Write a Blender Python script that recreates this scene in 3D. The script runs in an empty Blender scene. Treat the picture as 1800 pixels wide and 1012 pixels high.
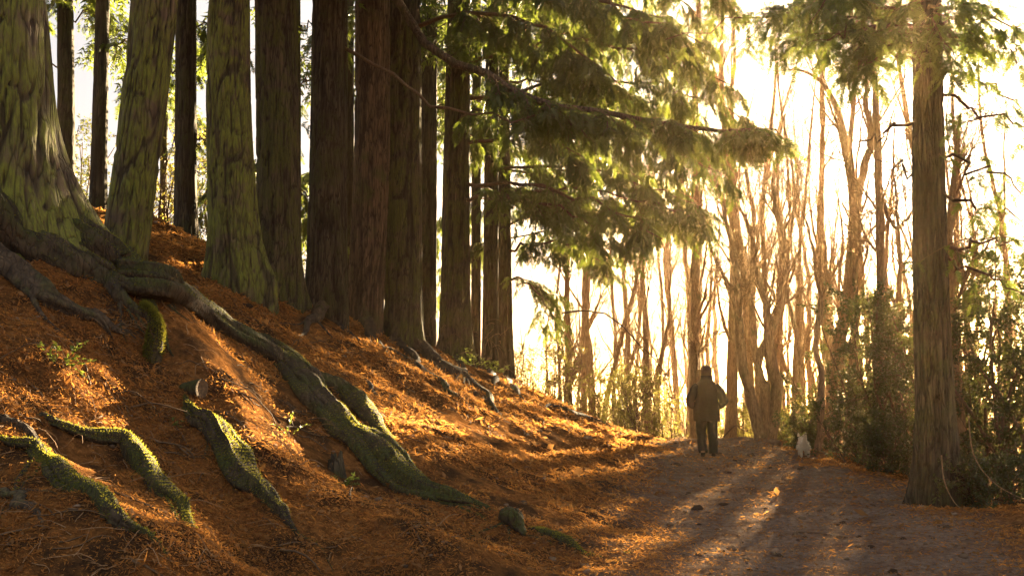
import bpy, bmesh, math, random
import numpy as np
from mathutils import Vector, Matrix

R_ = math.radians
scene = bpy.context.scene
COL = scene.collection

# ------------------------------------------------------------------ camera
CAM_Z, FPX, PITCH = 1.4, 1800.0, math.atan(194 / 1800)
cam = bpy.data.cameras.new('camera')
cam.sensor_width = 36.0; cam.lens = 36.0
cam.clip_start = 0.05; cam.clip_end = 6000
cam_o = bpy.data.objects.new('camera', cam); COL.objects.link(cam_o)
cam_o.location = (0, 0, CAM_Z); cam_o.rotation_euler = (math.pi / 2 + PITCH, 0, 0)
scene.camera = cam_o
CP, SP = math.cos(PITCH), math.sin(PITCH)


def ray(px, py):
    u, v = (px - 900) / FPX, (506 - py) / FPX
    return np.array([u, CP - v * SP, SP + v * CP])


def at(px, py, d):
    """world point seen at photo pixel (px, py), d metres ahead"""
    r = ray(px, py)
    return np.array([0, 0, CAM_Z]) + r * (d / r[1])


# ------------------------------------------------------------------ sky, sun, exposure
SUN = ray(1560, 388); SUN /= np.linalg.norm(SUN)
SUN_EL = math.asin(SUN[2]) + R_(2.4); SUN_AZ = math.atan2(SUN[0], SUN[1])
SUN = np.array([math.cos(SUN_EL) * math.sin(SUN_AZ), math.cos(SUN_EL) * math.cos(SUN_AZ), math.sin(SUN_EL)])
world = bpy.data.worlds.new('World'); scene.world = world
world.use_nodes = True
nt = world.node_tree; nt.nodes.clear()
w_out = nt.nodes.new('ShaderNodeOutputWorld')
w_bg = nt.nodes.new('ShaderNodeBackground'); w_bg.inputs['Strength'].default_value = 0.05
w_sky = nt.nodes.new('ShaderNodeTexSky'); w_sky.sky_type = 'NISHITA'; w_sky.sun_disc = False
w_sky.sun_elevation = SUN_EL; w_sky.sun_rotation = SUN_AZ
w_sky.air_density = 1.0; w_sky.dust_density = 3.0; w_sky.ozone_density = 1.0
# thin bright cloud veil over the whole sky
w_mix = nt.nodes.new('ShaderNodeMix'); w_mix.data_type = 'RGBA'; w_mix.inputs['Factor'].default_value = 0.9
w_mix.inputs['B'].default_value = (0.88, 0.82, 0.8, 1)
nt.links.new(w_sky.outputs[0], w_mix.inputs['A'])
# the sun's own disc with its aureole
w_geo = nt.nodes.new('ShaderNodeTexCoord')
w_dot = nt.nodes.new('ShaderNodeVectorMath'); w_dot.operation = 'DOT_PRODUCT'
w_nrm = nt.nodes.new('ShaderNodeVectorMath'); w_nrm.operation = 'NORMALIZE'
nt.links.new(w_geo.outputs['Generated'], w_nrm.inputs[0])
nt.links.new(w_nrm.outputs[0], w_dot.inputs[0]); w_dot.inputs[1].default_value = tuple(SUN)
w_pow = nt.nodes.new('ShaderNodeMath'); w_pow.operation = 'POWER'; w_pow.inputs[1].default_value = 260
w_max = nt.nodes.new('ShaderNodeMath'); w_max.operation = 'MAXIMUM'; w_max.inputs[1].default_value = 0
nt.links.new(w_dot.outputs['Value'], w_max.inputs[0]); nt.links.new(w_max.outputs[0], w_pow.inputs[0])
w_rmp = nt.nodes.new('ShaderNodeMapRange'); w_rmp.inputs['From Min'].default_value = math.cos(R_(0.75))
w_rmp.inputs['From Max'].default_value = math.cos(R_(0.55)); w_rmp.inputs['To Max'].default_value = 40
nt.links.new(w_dot.outputs['Value'], w_rmp.inputs['Value'])
w_au = nt.nodes.new('ShaderNodeMath'); w_au.operation = 'MULTIPLY_ADD'; w_au.inputs[1].default_value = 9.0
nt.links.new(w_pow.outputs[0], w_au.inputs[0]); nt.links.new(w_rmp.outputs['Result'], w_au.inputs[2])
w_col = nt.nodes.new('ShaderNodeVectorMath'); w_col.operation = 'SCALE'; w_col.inputs[0].default_value = (1.0, 0.88, 0.7)
nt.links.new(w_au.outputs[0], w_col.inputs['Scale'])
w_add = nt.nodes.new('ShaderNodeVectorMath'); w_add.operation = 'ADD'
nt.links.new(w_mix.outputs['Result'], w_add.inputs[0]); nt.links.new(w_col.outputs[0], w_add.inputs[1])
nt.links.new(w_add.outputs[0], w_bg.inputs['Color']); nt.links.new(w_bg.outputs[0], w_out.inputs['Surface'])

sun = bpy.data.lights.new('sun', 'SUN'); sun.energy = 5.0; sun.angle = R_(0.9); sun.color = (1.0, 0.74, 0.43)
sun_o = bpy.data.objects.new('sun', sun); COL.objects.link(sun_o)
sun_o.rotation_euler = Vector(SUN).to_track_quat('Z', 'Y').to_euler(); sun_o.location = (8, 30, 12)

vs = scene.view_settings
vs.view_transform = 'Standard'; vs.look = 'None'; vs.gamma = 1.0; vs.use_curve_mapping = False
vs.exposure = 4.0
cy = scene.cycles
scene.render.engine = 'CYCLES'
cy.use_denoising = True; cy.use_adaptive_sampling = False
cy.max_bounces = 6; cy.diffuse_bounces = 3; cy.glossy_bounces = 2; cy.transmission_bounces = 4
cy.volume_bounces = 0; cy.transparent_max_bounces = 4
cy.sample_clamp_indirect = 0.3; cy.sample_clamp_direct = 8.0; cy.caustics_reflective = False; cy.caustics_refractive = False
HAZE_DENSITY, HAZE_G, HAZE_COL = 0.00043, 0.86, (1.0, 0.69, 0.36)


# ------------------------------------------------------------------ numeric helpers
def vnoise(p):
    i = np.floor(p).astype(np.int64); f = p - i
    u = f * f * f * (f * (f * 6 - 15) + 10)
    out = 0.0
    for dx in (0, 1):
        wx = u[:, 0] if dx else 1 - u[:, 0]
        for dy in (0, 1):
            wy = u[:, 1] if dy else 1 - u[:, 1]
            for dz in (0, 1):
                wz = u[:, 2] if dz else 1 - u[:, 2]
                h = ((i[:, 0] + dx) * 374761393 + (i[:, 1] + dy) * 668265263 + (i[:, 2] + dz) * 2246822519) & 0xffffffff
                h = ((h ^ (h >> 13)) * 1274126177) & 0xffffffff
                h = h ^ (h >> 16)
                out = out + wx * wy * wz * ((h & 0xffff) / 32767.5 - 1)
    return out


def fbm(p, o=4, g=0.5):
    a, s, t = 1.0, 0.0, 0.0
    p = np.array(p, float)
    for k in range(o):
        s = s + a * vnoise(p + 17.3 * k); t += a
        a *= g; p = p * 2.03
    return s / t


def nz(v):
    return v / (np.linalg.norm(v, axis=-1, keepdims=True) + 1e-12)


def sstep(a, b, x):
    t = np.clip((x - a) / (b - a), 0, 1)
    return t * t * (3 - 2 * t)


def catmull(P, n):
    P = np.asarray(P, float)
    Q = np.vstack([2 * P[0] - P[1], P, 2 * P[-1] - P[-2]])
    m = len(P) - 1
    t = np.linspace(0, m, n); i = np.minimum(t.astype(int), m - 1); f = (t - i)[:, None]
    a, b, c, d = Q[i], Q[i + 1], Q[i + 2], Q[i + 3]
    return 0.5 * (2 * b + (c - a) * f + (2 * a - 5 * b + 4 * c - d) * f ** 2 + (3 * b - a - 3 * c + d) * f ** 3)


def tubes(P, R, k=6, cap=False):
    """batch of tubes: P (B,n,3), R (B,n) -> verts, quads"""
    P = np.asarray(P, float); R = np.asarray(R, float)
    if P.ndim == 2:
        P = P[None]; R = R[None]
    B, n, _ = P.shape
    T = np.empty_like(P)
    T[:, 1:-1] = P[:, 2:] - P[:, :-2]; T[:, 0] = P[:, 1] - P[:, 0]; T[:, -1] = P[:, -1] - P[:, -2]
    T = nz(T)
    m = nz(P[:, -1] - P[:, 0])
    ref = np.where(np.abs(m[:, 2:3]) > 0.75, np.array([[1.0, 0.0, 0.0]]), np.array([[0.0, 0.0, 1.0]]))[:, None, :]
    X = nz(np.cross(T, np.broadcast_to(ref, T.shape))); Y = np.cross(T, X)
    a = np.arange(k) * 2 * math.pi / k
    V = P[:, :, None] + R[:, :, None, None] * (np.cos(a)[None, None, :, None] * X[:, :, None] + np.sin(a)[None, None, :, None] * Y[:, :, None])
    idx = np.arange(B * n * k).reshape(B, n, k)
    q = np.stack([idx[:, :-1], np.roll(idx[:, :-1], -1, 2), np.roll(idx[:, 1:], -1, 2), idx[:, 1:]], -1).reshape(-1, 4)
    return V.reshape(-1, 3), q


def mesh(name, V, F, mat=None, smooth=True, attrs=None):
    """F: (m,3) or (m,4) array, or a list of such arrays"""
    if not isinstance(F, list): F = [F]
    F = [f for f in F if len(f)]
    me = bpy.data.meshes.new(name)
    V = np.ascontiguousarray(V, np.float32)
    me.vertices.add(len(V)); me.vertices.foreach_set('co', V.ravel())
    loops = np.concatenate([f.ravel() for f in F]).astype(np.int32)
    starts, s = [], 0
    for f in F:
        starts.append(s + np.arange(len(f)) * f.shape[1]); s += f.size
    starts = np.concatenate(starts).astype(np.int32)
    me.loops.add(len(loops)); me.loops.foreach_set('vertex_index', loops)
    me.polygons.add(len(starts)); me.polygons.foreach_set('loop_start', starts)
    for k, a in (attrs or {}).items():
        at_ = me.attributes.new(k, 'FLOAT', 'POINT'); at_.data.foreach_set('value', np.ascontiguousarray(a, np.float32))
    me.update(calc_edges=True); me.validate()
    if smooth: me.polygons.foreach_set('use_smooth', np.ones(len(starts), bool))
    if mat: me.materials.append(mat)
    return me


class MB:
    def __init__(s): s.V, s.F, s.n, s.A = [], [], 0, []

    def add(s, V, F, a=0.0):
        s.V.append(np.asarray(V, float)); s.F.append(np.asarray(F) + s.n); s.n += len(V)
        s.A.append(np.broadcast_to(np.asarray(a, float), (len(V),)))
        return s

    def mesh(s, name, mat, off=(0, 0, 0), smooth=True):
        q = [f for f in s.F if f.shape[1] == 4]; t = [f for f in s.F if f.shape[1] == 3]
        F = ([np.concatenate(q)] if q else []) + ([np.concatenate(t)] if t else [])
        return mesh(name, np.concatenate(s.V) - np.asarray(off), F, mat, smooth, {'tint': np.concatenate(s.A)})


def obj(name, me, parent=None, **props):
    o = bpy.data.objects.new(name, me); COL.objects.link(o)
    if parent: o.parent = parent
    for k, v in props.items(): o[k] = v
    return o


def thing(name, label, cat, loc=(0, 0, 0), group=None):
    o = bpy.data.objects.new(name, None); COL.objects.link(o); o.location = tuple(loc)
    o.empty_display_size = 0.1
    o['label'] = label; o['category'] = cat
    if group: o['group'] = group
    return o


def tag(o, label, cat, group=None):
    o['label'] = label; o['category'] = cat
    if group: o['group'] = group
    return o


def copy_thing(root, loc, rz, sc, label, group=None):
    c = root.copy(); COL.objects.link(c)
    c.location = tuple(loc); c.rotation_euler = (0, 0, rz); c.scale = (sc, sc, sc); c['label'] = label
    if group: c['group'] = group
    for ch in list(root.children):
        d = ch.copy(); COL.objects.link(d); d.parent = c
    return c


# ------------------------------------------------------------------ materials
class Nodes:
    def __init__(s, name):
        s.m = bpy.data.materials.new(name); s.m.use_nodes = True
        s.t = s.m.node_tree; s.t.nodes.clear()
        s.out = s.t.nodes.new('ShaderNodeOutputMaterial')

    def n(s, typ, **kw):
        o = s.t.nodes.new(typ)
        for k, v in kw.items():
            if k.startswith('i_'):
                key = k[2:]
                o.inputs[int(key) if key.isdigit() else key.replace('_', ' ')].default_value = v
            else: setattr(o, k, v)
        return o

    def l(s, a, b): s.t.links.new(a, b)

    def coord(s, scale=(1, 1, 1)):
        c = s.n('ShaderNodeTexCoord'); m = s.n('ShaderNodeMapping'); m.inputs['Scale'].default_value = scale
        s.l(c.outputs['Object'], m.inputs['Vector']); return m.outputs[0]

    def noise(s, vec, scale, detail=5, rough=0.55):
        o = s.n('ShaderNodeTexNoise', i_Scale=scale, i_Detail=detail, i_Roughness=rough); s.l(vec, o.inputs['Vector'])
        return o.outputs['Fac']

    def ramp(s, fac, stops):
        o = s.n('ShaderNodeValToRGB'); e = o.color_ramp.elements
        while len(e) < len(stops): e.new(0.5)
        for el, (p, c) in zip(e, stops): el.position = p; el.color = (*c, 1) if len(c) == 3 else c
        s.l(fac, o.inputs['Fac']); return o.outputs['Color']

    def rng(s, fac, a, b, c=0.0, d=1.0):
        o = s.n('ShaderNodeMapRange'); o.inputs['From Min'].default_value = a; o.inputs['From Max'].default_value = b
        o.inputs['To Min'].default_value = c; o.inputs['To Max'].default_value = d
        s.l(fac, o.inputs['Value']); return o.outputs['Result']

    def mix(s, f, a, b):
        o = s.n('ShaderNodeMix', data_type='RGBA')
        for v, key in ((f, 'Factor'), (a, 'A'), (b, 'B')):
            if isinstance(v, (int, float)): o.inputs[key].default_value = v
            elif isinstance(v, tuple): o.inputs[key].default_value = (*v, 1)
            else: s.l(v, o.inputs[key])
        return o.outputs['Result']

    def math(s, op, a, b):
        o = s.n('ShaderNodeMath', operation=op)
        for i, v in enumerate((a, b)):
            if isinstance(v, (int, float)): o.inputs[i].default_value = v
            else: s.l(v, o.inputs[i])
        return o.outputs[0]

    def attr(s, name):
        return s.n('ShaderNodeAttribute', attribute_name=name).outputs['Fac']

    def principled(s, col, rough=0.85, bump=None, strength=0.5, dist=0.02, spec=0.3):
        p = s.n('ShaderNodeBsdfPrincipled'); p.inputs['Roughness'].default_value = rough
        p.inputs['Specular IOR Level'].default_value = spec
        if isinstance(col, tuple): p.inputs['Base Color'].default_value = (*col, 1)
        else: s.l(col, p.inputs['Base Color'])
        if bump is not None:
            b = s.n('ShaderNodeBump', i_Strength=strength, i_Distance=dist); s.l(bump, b.inputs['Height']); s.l(b.outputs[0], p.inputs['Normal'])
        s.l(p.outputs[0], s.out.inputs['Surface']); s.p = p
        return s.m


def m_ground():
    s = Nodes('needle_covered_earth'); v = s.coord()
    path = s.attr('path')
    n1 = s.noise(v, 2.2, 6, 0.6); n2 = s.noise(v, 16, 5, 0.7); n3 = s.noise(v, 75, 3, 0.7)
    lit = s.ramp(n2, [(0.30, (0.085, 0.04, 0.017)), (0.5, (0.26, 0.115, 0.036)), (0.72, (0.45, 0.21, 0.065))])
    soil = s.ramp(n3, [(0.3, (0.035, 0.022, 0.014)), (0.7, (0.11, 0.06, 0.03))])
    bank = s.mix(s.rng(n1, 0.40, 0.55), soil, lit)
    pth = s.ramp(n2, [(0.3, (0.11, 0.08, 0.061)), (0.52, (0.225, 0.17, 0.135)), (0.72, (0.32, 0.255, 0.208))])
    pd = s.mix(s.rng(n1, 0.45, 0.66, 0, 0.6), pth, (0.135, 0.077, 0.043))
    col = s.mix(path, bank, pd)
    n4 = s.noise(v, 210, 2, 0.6)
    col = s.mix(s.math('MULTIPLY', s.rng(n4, 0.35, 0.5, 0.55, 0.0), s.rng(path, 0.0, 1.0, 1.0, 0.3)), col, (0.05, 0.03, 0.018))
    h = s.math('ADD', s.math('ADD', s.math('MULTIPLY', n2, 1.0), s.math('MULTIPLY', n3, 0.6)), s.math('MULTIPLY', n4, 0.3))
    return s.principled(col, 1.0, h, 1.0, 0.055, 0.0)


def m_bark(name, dark, light, moss, amt, zs=0.16, freq=9.0, upmoss=False, bump=0.7, ck=0.8):
    s = Nodes(name); v = s.coord((1, 1, zs)); v2 = s.coord()
    n1 = s.noise(v, freq, 6, 0.62); n2 = s.noise(v2, 2.1, 5, 0.6); n3 = s.noise(v, freq * 5, 4, 0.65)
    base = s.ramp(n1, [(0.32, dark), (0.66, light)])
    base = s.mix(s.math('MULTIPLY', s.attr('tint'), 0.75), base, tuple(c * 0.45 for c in dark))
    wv = s.n('ShaderNodeVectorMath', operation='MULTIPLY_ADD'); wn = s.n('ShaderNodeTexNoise', i_Scale=freq * .55, i_Detail=3.0); s.l(v, wn.inputs['Vector'])
    s.l(wn.outputs['Color'], wv.inputs[0]); wv.inputs[1].default_value = (2.2 / freq,) * 3; s.l(v, wv.inputs[2])
    vo = s.n('ShaderNodeTexVoronoi', feature='DISTANCE_TO_EDGE', i_Scale=freq * 1.15); s.l(wv.outputs[0], vo.inputs['Vector'])
    crack = s.rng(vo.outputs['Distance'], 0.0, 0.16)
    base = s.mix(s.rng(crack, 0.0, 0.8, ck, 0.0), base, tuple(c * 0.4 for c in dark))
    if amt > 0:
        mk = s.rng(n2, 0.62 - 0.3 * amt, 0.78 - 0.3 * amt)
        mk = s.math('MULTIPLY', mk, s.rng(s.attr('tint'), 0.25, 0.75, 1.0, 0.15))
        mk = s.math('MULTIPLY', mk, s.rng(crack, 0.0, 0.5, 0.55, 1.0)); mk = s.math('MULTIPLY', mk, s.rng(n3, 0.3, 0.55, 0.35, 1.0))
        if upmoss:
            g = s.n('ShaderNodeNewGeometry'); sep = s.n('ShaderNodeSeparateXYZ'); s.l(g.outputs['Normal'], sep.inputs[0])
            mk = s.math('MULTIPLY', mk, s.rng(sep.outputs['Z'], -0.3, 0.35))
        mc = s.ramp(n3, [(0.3, tuple(c * 0.45 for c in moss)), (0.7, moss)])
        base = s.mix(mk, base, mc)
    h = s.math('ADD', s.math('ADD', s.math('MULTIPLY', n1, 0.7), s.math('MULTIPLY', n3, 0.45)), s.math('MULTIPLY', crack, ck))
    return s.principled(base, 0.88, h, bump, 0.035, 0.25)


def m_leaf(name, dark, light, trans, amt=0.42, rough=0.5, spec=0.3):
    s = Nodes(name)
    c = s.ramp(s.attr('tint'), [(0.0, dark), (1.0, light)])
    p = s.n('ShaderNodeBsdfPrincipled'); p.inputs['Roughness'].default_value = rough; p.inputs['Specular IOR Level'].default_value = spec
    s.l(c, p.inputs['Base Color'])
    t = s.n('ShaderNodeBsdfTranslucent'); t.inputs['Color'].default_value = (*trans, 1)
    m = s.n('ShaderNodeMixShader'); m.inputs[0].default_value = amt
    s.l(p.outputs[0], m.inputs[1]); s.l(t.outputs[0], m.inputs[2]); s.l(m.outputs[0], s.out.inputs['Surface'])
    return s.m


def m_plain(name, a, b, scale=20, rough=0.85, bump=0.4):
    s = Nodes(name); v = s.coord(); n = s.noise(v, scale, 4, 0.6)
    return s.principled(s.ramp(n, [(0.3, a), (0.7, b)]), rough, n, bump, 0.01, 0.25)


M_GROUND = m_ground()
M_BARK_MOSS = m_bark('mossy_conifer_bark', (0.045, 0.032, 0.022), (0.17, 0.125, 0.08), (0.18, 0.20, 0.034), 0.9)
M_BARK_HALF = m_bark('half_mossy_conifer_bark', (0.036, 0.028, 0.018), (0.13, 0.1, 0.062), (0.10, 0.11, 0.024), 0.75, 0.1, 17)
M_BARK_BROWN = m_bark('brown_conifer_bark', (0.028, 0.023, 0.015), (0.10, 0.078, 0.048), (0.06, 0.064, 0.02), 0.55, 0.1, 17)
M_BARK_WARM = m_bark('warm_brown_conifer_bark', (0.05, 0.034, 0.02), (0.165, 0.112, 0.066), (0.08, 0.085, 0.024), 0.35, 0.1, 17)
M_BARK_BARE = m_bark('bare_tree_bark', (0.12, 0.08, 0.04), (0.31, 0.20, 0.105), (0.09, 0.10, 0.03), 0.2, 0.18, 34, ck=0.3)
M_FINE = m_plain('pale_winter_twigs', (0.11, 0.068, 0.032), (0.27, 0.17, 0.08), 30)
M_TWIG = m_plain('twig_bark', (0.055, 0.036, 0.02), (0.15, 0.093, 0.05), 30)
M_ROOT = m_bark('mossy_root_bark', (0.032, 0.024, 0.016), (0.09, 0.064, 0.038), (0.06, 0.072, 0.014), 0.75, 0.35, 13, True, 1.0, ck=0.4)
M_ROOT_DRY = m_bark('bare_root_bark', (0.036, 0.026, 0.017), (0.11, 0.076, 0.046), (0.10, 0.12, 0.024), 0.35, 0.35, 15, True, 0.9, ck=0.4)
M_NEEDLE = m_leaf('conifer_needles', (0.016, 0.032, 0.012), (0.055, 0.09, 0.026), (0.19, 0.24, 0.03), 0.42)
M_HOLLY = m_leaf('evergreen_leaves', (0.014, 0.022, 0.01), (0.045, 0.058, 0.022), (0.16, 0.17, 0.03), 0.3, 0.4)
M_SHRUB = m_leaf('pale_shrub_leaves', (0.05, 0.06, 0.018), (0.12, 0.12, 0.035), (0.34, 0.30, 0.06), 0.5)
M_FERN = m_leaf('fern_leaves', (0.05, 0.09, 0.018), (0.11, 0.17, 0.035), (0.30, 0.36, 0.05), 0.45)
M_MOSSTUFT = m_leaf('moss_tufts', (0.028, 0.032, 0.008), (0.095, 0.105, 0.02), (0.36, 0.34, 0.04), 0.5, 0.9)
M_LITTER = m_leaf('fallen_needles', (0.075, 0.034, 0.014), (0.50, 0.225, 0.062), (0.62, 0.28, 0.065), 0.5, 0.8, 0.1)
M_DEBRIS = m_leaf('path_debris', (0.04, 0.028, 0.02), (0.30, 0.21, 0.14), (0.3, 0.2, 0.1), 0.1, 0.95, 0.0)
M_STALK = m_plain('dead_stalks', (0.15, 0.085, 0.04), (0.36, 0.22, 0.11), 30)
M_DEADLEAF = m_leaf('dead_leaves', (0.07, 0.036, 0.016), (0.30, 0.16, 0.065), (0.4, 0.2, 0.06), 0.35, 0.9, 0.1)
M_CUT = m_plain('sawn_wood', (0.07, 0.045, 0.025), (0.17, 0.11, 0.06), 40)
M_JACKET = m_plain('dark_jacket_cloth', (0.009, 0.008, 0.008), (0.02, 0.017, 0.015), 30)
M_TROUSER = m_plain('dark_trouser_cloth', (0.01, 0.009, 0.009), (0.02, 0.018, 0.017), 40)
M_SHOE = m_plain('dark_shoe_leather', (0.012, 0.01, 0.009), (0.03, 0.025, 0.02), 40, 0.6)
M_HAT = m_plain('tan_knit', (0.05, 0.03, 0.02), (0.12, 0.075, 0.045), 120, 0.9, 0.8)
M_SKIN = m_plain('skin', (0.42, 0.26, 0.19), (0.5, 0.32, 0.24), 30, 0.6)
M_FUR = m_leaf('white_dog_fur', (0.55, 0.50, 0.42), (0.80, 0.77, 0.70), (0.8, 0.75, 0.65), 0.25, 0.8)
M_NOSE = m_plain('black_nose', (0.01, 0.01, 0.01), (0.02, 0.02, 0.02), 40, 0.4)

# ------------------------------------------------------------------ ground height field
CTRL_PX = [
    (-250, 1012, 5.0), (-100, 1012, 5.5), (150, 1012, 6), (450, 1012, 6.8), (700, 1012, 7.4), (900, 1012, 8), (1200, 1012, 8.1), (1500, 1012, 8.1), (1900, 1012, 8.1),
    (1100, 920, 11.3), (1400, 920, 11.3), (1300, 860, 14.5), (1250, 803, 19.7), (1410, 800, 19.5), (1250, 775, 23.5), (1350, 772, 24.5), (1150, 768, 24),
    (1510, 828, 16), (1610, 862, 13.3), (1800, 915, 10.8), (1450, 792, 20),
    (0, 900, 6.6), (0, 780, 7.3), (0, 650, 7.9), (0, 540, 8.7), (0, 468, 9.35), (-200, 560, 8.1), (-200, 760, 6.8), (-200, 450, 9.4),
    (300, 920, 7.2), (300, 780, 8.7), (300, 650, 9.9), (300, 540, 11.6), (275, 418, 16), (330, 420, 17.2), (150, 455, 10.3), (250, 492, 11.3), (215, 465, 13.5), (420, 500, 15.5),
    (175, 372, 20), (110, 352, 22), (500, 530, 16.5),
    (600, 920, 8.4), (600, 800, 10.4), (600, 700, 12.8), (600, 620, 15.2), (580, 548, 17.7),
    (800, 920, 9), (800, 800, 11.8), (800, 700, 16.3), (800, 634, 22), (710, 602, 19.2), (860, 655, 26),
    (950, 900, 10.3), (950, 800, 14.4), (950, 720, 20.7), (950, 695, 25), (890, 672, 27),
    (1050, 820, 15.5), (1050, 765, 21), (1035, 738, 25), (1085, 760, 25.5),
]
CTRL_W = [(-9, 23.5, 5.0), (-6, 26, 3.2), (-4.5, 22, 3.6), (-2.5, 27, 2.0), (0, 34, 0.3), (3, 33, -.9), (5, 30, -.3), (8, 33, -1.6), (8, 27, -.6), (7.4, 21, -.1), (7.2, 16, -.15), (7.5, 12, -.1),
          (10, 14, -.8), (11, 20, -1.4), (10, 8, -.3), (-14, 20, 4.5), (-13, 12, 4.0), (-9, 5, 2.2), (-6, 1, 1.0), (-2, 2, .15), (0, 0, 0), (5, 3, 0), (-9, -4, 1.5), (8, -3, -.2),
          (2, 40, -2.2), (10, 40, -2.6), (-8, 36, .5), (-15, 30, 2.5), (16, 30, -2.6), (16, 10, -1.2), (3, -8, 0)]
C = np.array([at(*c) for c in CTRL_PX] + [np.array(c, float) for c in CTRL_W])


def tps_fit(xy, z, lam=0.02):
    n = len(xy)
    d = np.linalg.norm(xy[:, None] - xy[None], axis=-1); K = np.where(d > 0, d * d * np.log(d + 1e-9), 0) + lam * np.eye(n)
    Pm = np.c_[np.ones(n), xy]
    A = np.block([[K, Pm], [Pm.T, np.zeros((3, 3))]])
    return np.linalg.solve(A, np.r_[z, 0, 0, 0])


TPS = tps_fit(C[:, :2], C[:, 2])
PATH_Y = [-10, 4, 8, 11, 16, 20, 25, 32, 60]; PATH_X = [2.3, 2.4, 2.55, 3.2, 3.45, 4.2, 4.6, 5.2, 8]; PATH_W = [2.1, 2.1, 2.1, 2.1, 2.0, 1.75, 1.55, 1.4, 1.2]


def path_mask(x, y):
    c = np.interp(y, PATH_Y, PATH_X); w = np.interp(y, PATH_Y, PATH_W)
    nn = fbm(np.c_[x * 0.7, y * 0.7, np.zeros_like(x)], 3)
    return 1 - sstep(0.55, 1.2, np.abs(x - c) / w + 0.3 * nn)


RIDGES = [([(-3.5, 10.6), (-2.75, 9.7), (-1.95, 8.9), (-1.1, 8.3), (-.35, 7.8)], .26, .55), ([(-5.2, 8.2), (-4.2, 7.4), (-3.0, 6.6), (-2.2, 6.1)], .28, .6), ([(-4.4, 9.6), (-3.9, 8.8), (-3.7, 8.2)], .12, .3)]


def seg_dist(x, y, pts):
    d = np.full(x.shape, 1e9)
    for (ax_, ay_), (bx_, by_) in zip(pts[:-1], pts[1:]):
        t = np.clip(((x - ax_) * (bx_ - ax_) + (y - ay_) * (by_ - ay_)) / ((bx_ - ax_) ** 2 + (by_ - ay_) ** 2), 0, 1)
        d = np.minimum(d, np.hypot(x - ax_ - t * (bx_ - ax_), y - ay_ - t * (by_ - ay_)))
    return d


def ground_raw(x, y):
    z = np.empty_like(x)
    for a in range(0, len(x), 20000):
        q = np.c_[x[a:a + 20000], y[a:a + 20000]]
        d = np.linalg.norm(q[:, None] - C[None, :, :2], axis=-1)
        z[a:a + 20000] = (d * d * np.log(d + 1e-9)) @ TPS[:-3] + TPS[-3] + q @ TPS[-2:]
    r = np.sqrt(((x - 0.5) / 15.0) ** 2 + ((y - 15.0) / 24.0) ** 2)
    w = sstep(0.85, 1.35, r)
    far = -3.2 + 1.4 * fbm(np.c_[x * .03, y * .03, 0 * x], 3) - 2.0 * sstep(40, 120, np.hypot(x, y))
    far = np.where(y < 15, far + 3.2 * sstep(25, 5, y), far)
    z = np.clip(z, -6, 7) * (1 - w) + far * w
    pm = path_mask(x, y)
    p3 = np.c_[x, y, 0 * x]
    rough = 0.12 * fbm(p3 * 0.8, 2) + 0.065 * fbm(p3 * 2.6 + 7, 3) + 0.03 * fbm(p3 * 7, 3)
    for pts, hgt, wd in RIDGES:
        rough = rough + hgt * np.exp(-(seg_dist(x, y, pts) / wd) ** 2)
    # slope-running ridges of soil and buried roots
    rid = 1 - np.abs(vnoise(np.c_[(x * 0.55 + y * 0.25) * 1.5, (y * 0.95 - x * 0.3) * 1.1, 0 * x + 3]))
    rough = rough + 0.06 * (rid ** 3) - 0.03
    flat = 0.045 * fbm(p3 * 0.8, 2) + 0.03 * fbm(p3 * 3.2, 3) + 0.012 * fbm(p3 * 11, 2)
    return z + (1 - pm) * rough * (1 - 0.7 * sstep(0, 25, np.abs(y - 14) - 8)) + pm * flat, pm


def axis(a, b, step, far, g=1.16):
    mid = list(np.arange(a, b, step))
    lo, hi, s = [], [], step
    x = a
    while x > -far: s *= g; x -= s; lo.append(x)
    x, s = mid[-1], step
    while x < far: s *= g; x += s; hi.append(x)
    return np.array(lo[::-1] + mid + hi)


GX = axis(-7.5, 7.0, 0.06, 1500); GY = axis(4.6, 14, 0.055, 300, 1.02)
GY = np.array([v for v in axis(4.6, 13, 0.055, 4.0, 1.3)[:0]] + list(-np.geomspace(1500, 1, 22) + 3.0) + list(np.arange(2.4, 4.6, 0.25)) + list(np.arange(4.6, 13, 0.055)) + list(np.arange(13, 28, 0.09)) + list(28 + np.geomspace(0.15, 1500, 60)))
gx, gy = np.meshgrid(GX, GY)
GZ = None


def build_ground():
    global GZ
    z, pm = ground_raw(gx.ravel(), gy.ravel())
    GZ = z.reshape(gx.shape)
    return z, pm


def gz(x, y):
    x = np.atleast_1d(np.asarray(x, float)); y = np.atleast_1d(np.asarray(y, float))
    i = np.clip(np.searchsorted(GX, x) - 1, 0, len(GX) - 2); j = np.clip(np.searchsorted(GY, y) - 1, 0, len(GY) - 2)
    u = (x - GX[i]) / (GX[i + 1] - GX[i]); v = (y - GY[j]) / (GY[j + 1] - GY[j])
    return (GZ[j, i] * (1 - u) + GZ[j, i + 1] * u) * (1 - v) + (GZ[j + 1, i] * (1 - u) + GZ[j + 1, i + 1] * u) * v


def gnormal(x, y, e=0.12):
    dx = (gz(x + e, y) - gz(x - e, y)) / (2 * e); dy = (gz(x, y + e) - gz(x, y - e)) / (2 * e)
    return nz(np.stack([-dx, -dy, np.ones_like(dx)], -1))


def hit(px, py, dmin=4.5, dmax=60):
    r = ray(px, py); r = r / r[1]
    d = np.arange(dmin, dmax, 0.02)
    P = np.array([0, 0, CAM_Z]) + r * d[:, None]
    below = np.nonzero(P[:, 2] < gz(P[:, 0], P[:, 1]))[0]
    k = below[0] if len(below) else np.argmin(P[:, 2] - gz(P[:, 0], P[:, 1]))
    return P[k]


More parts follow.
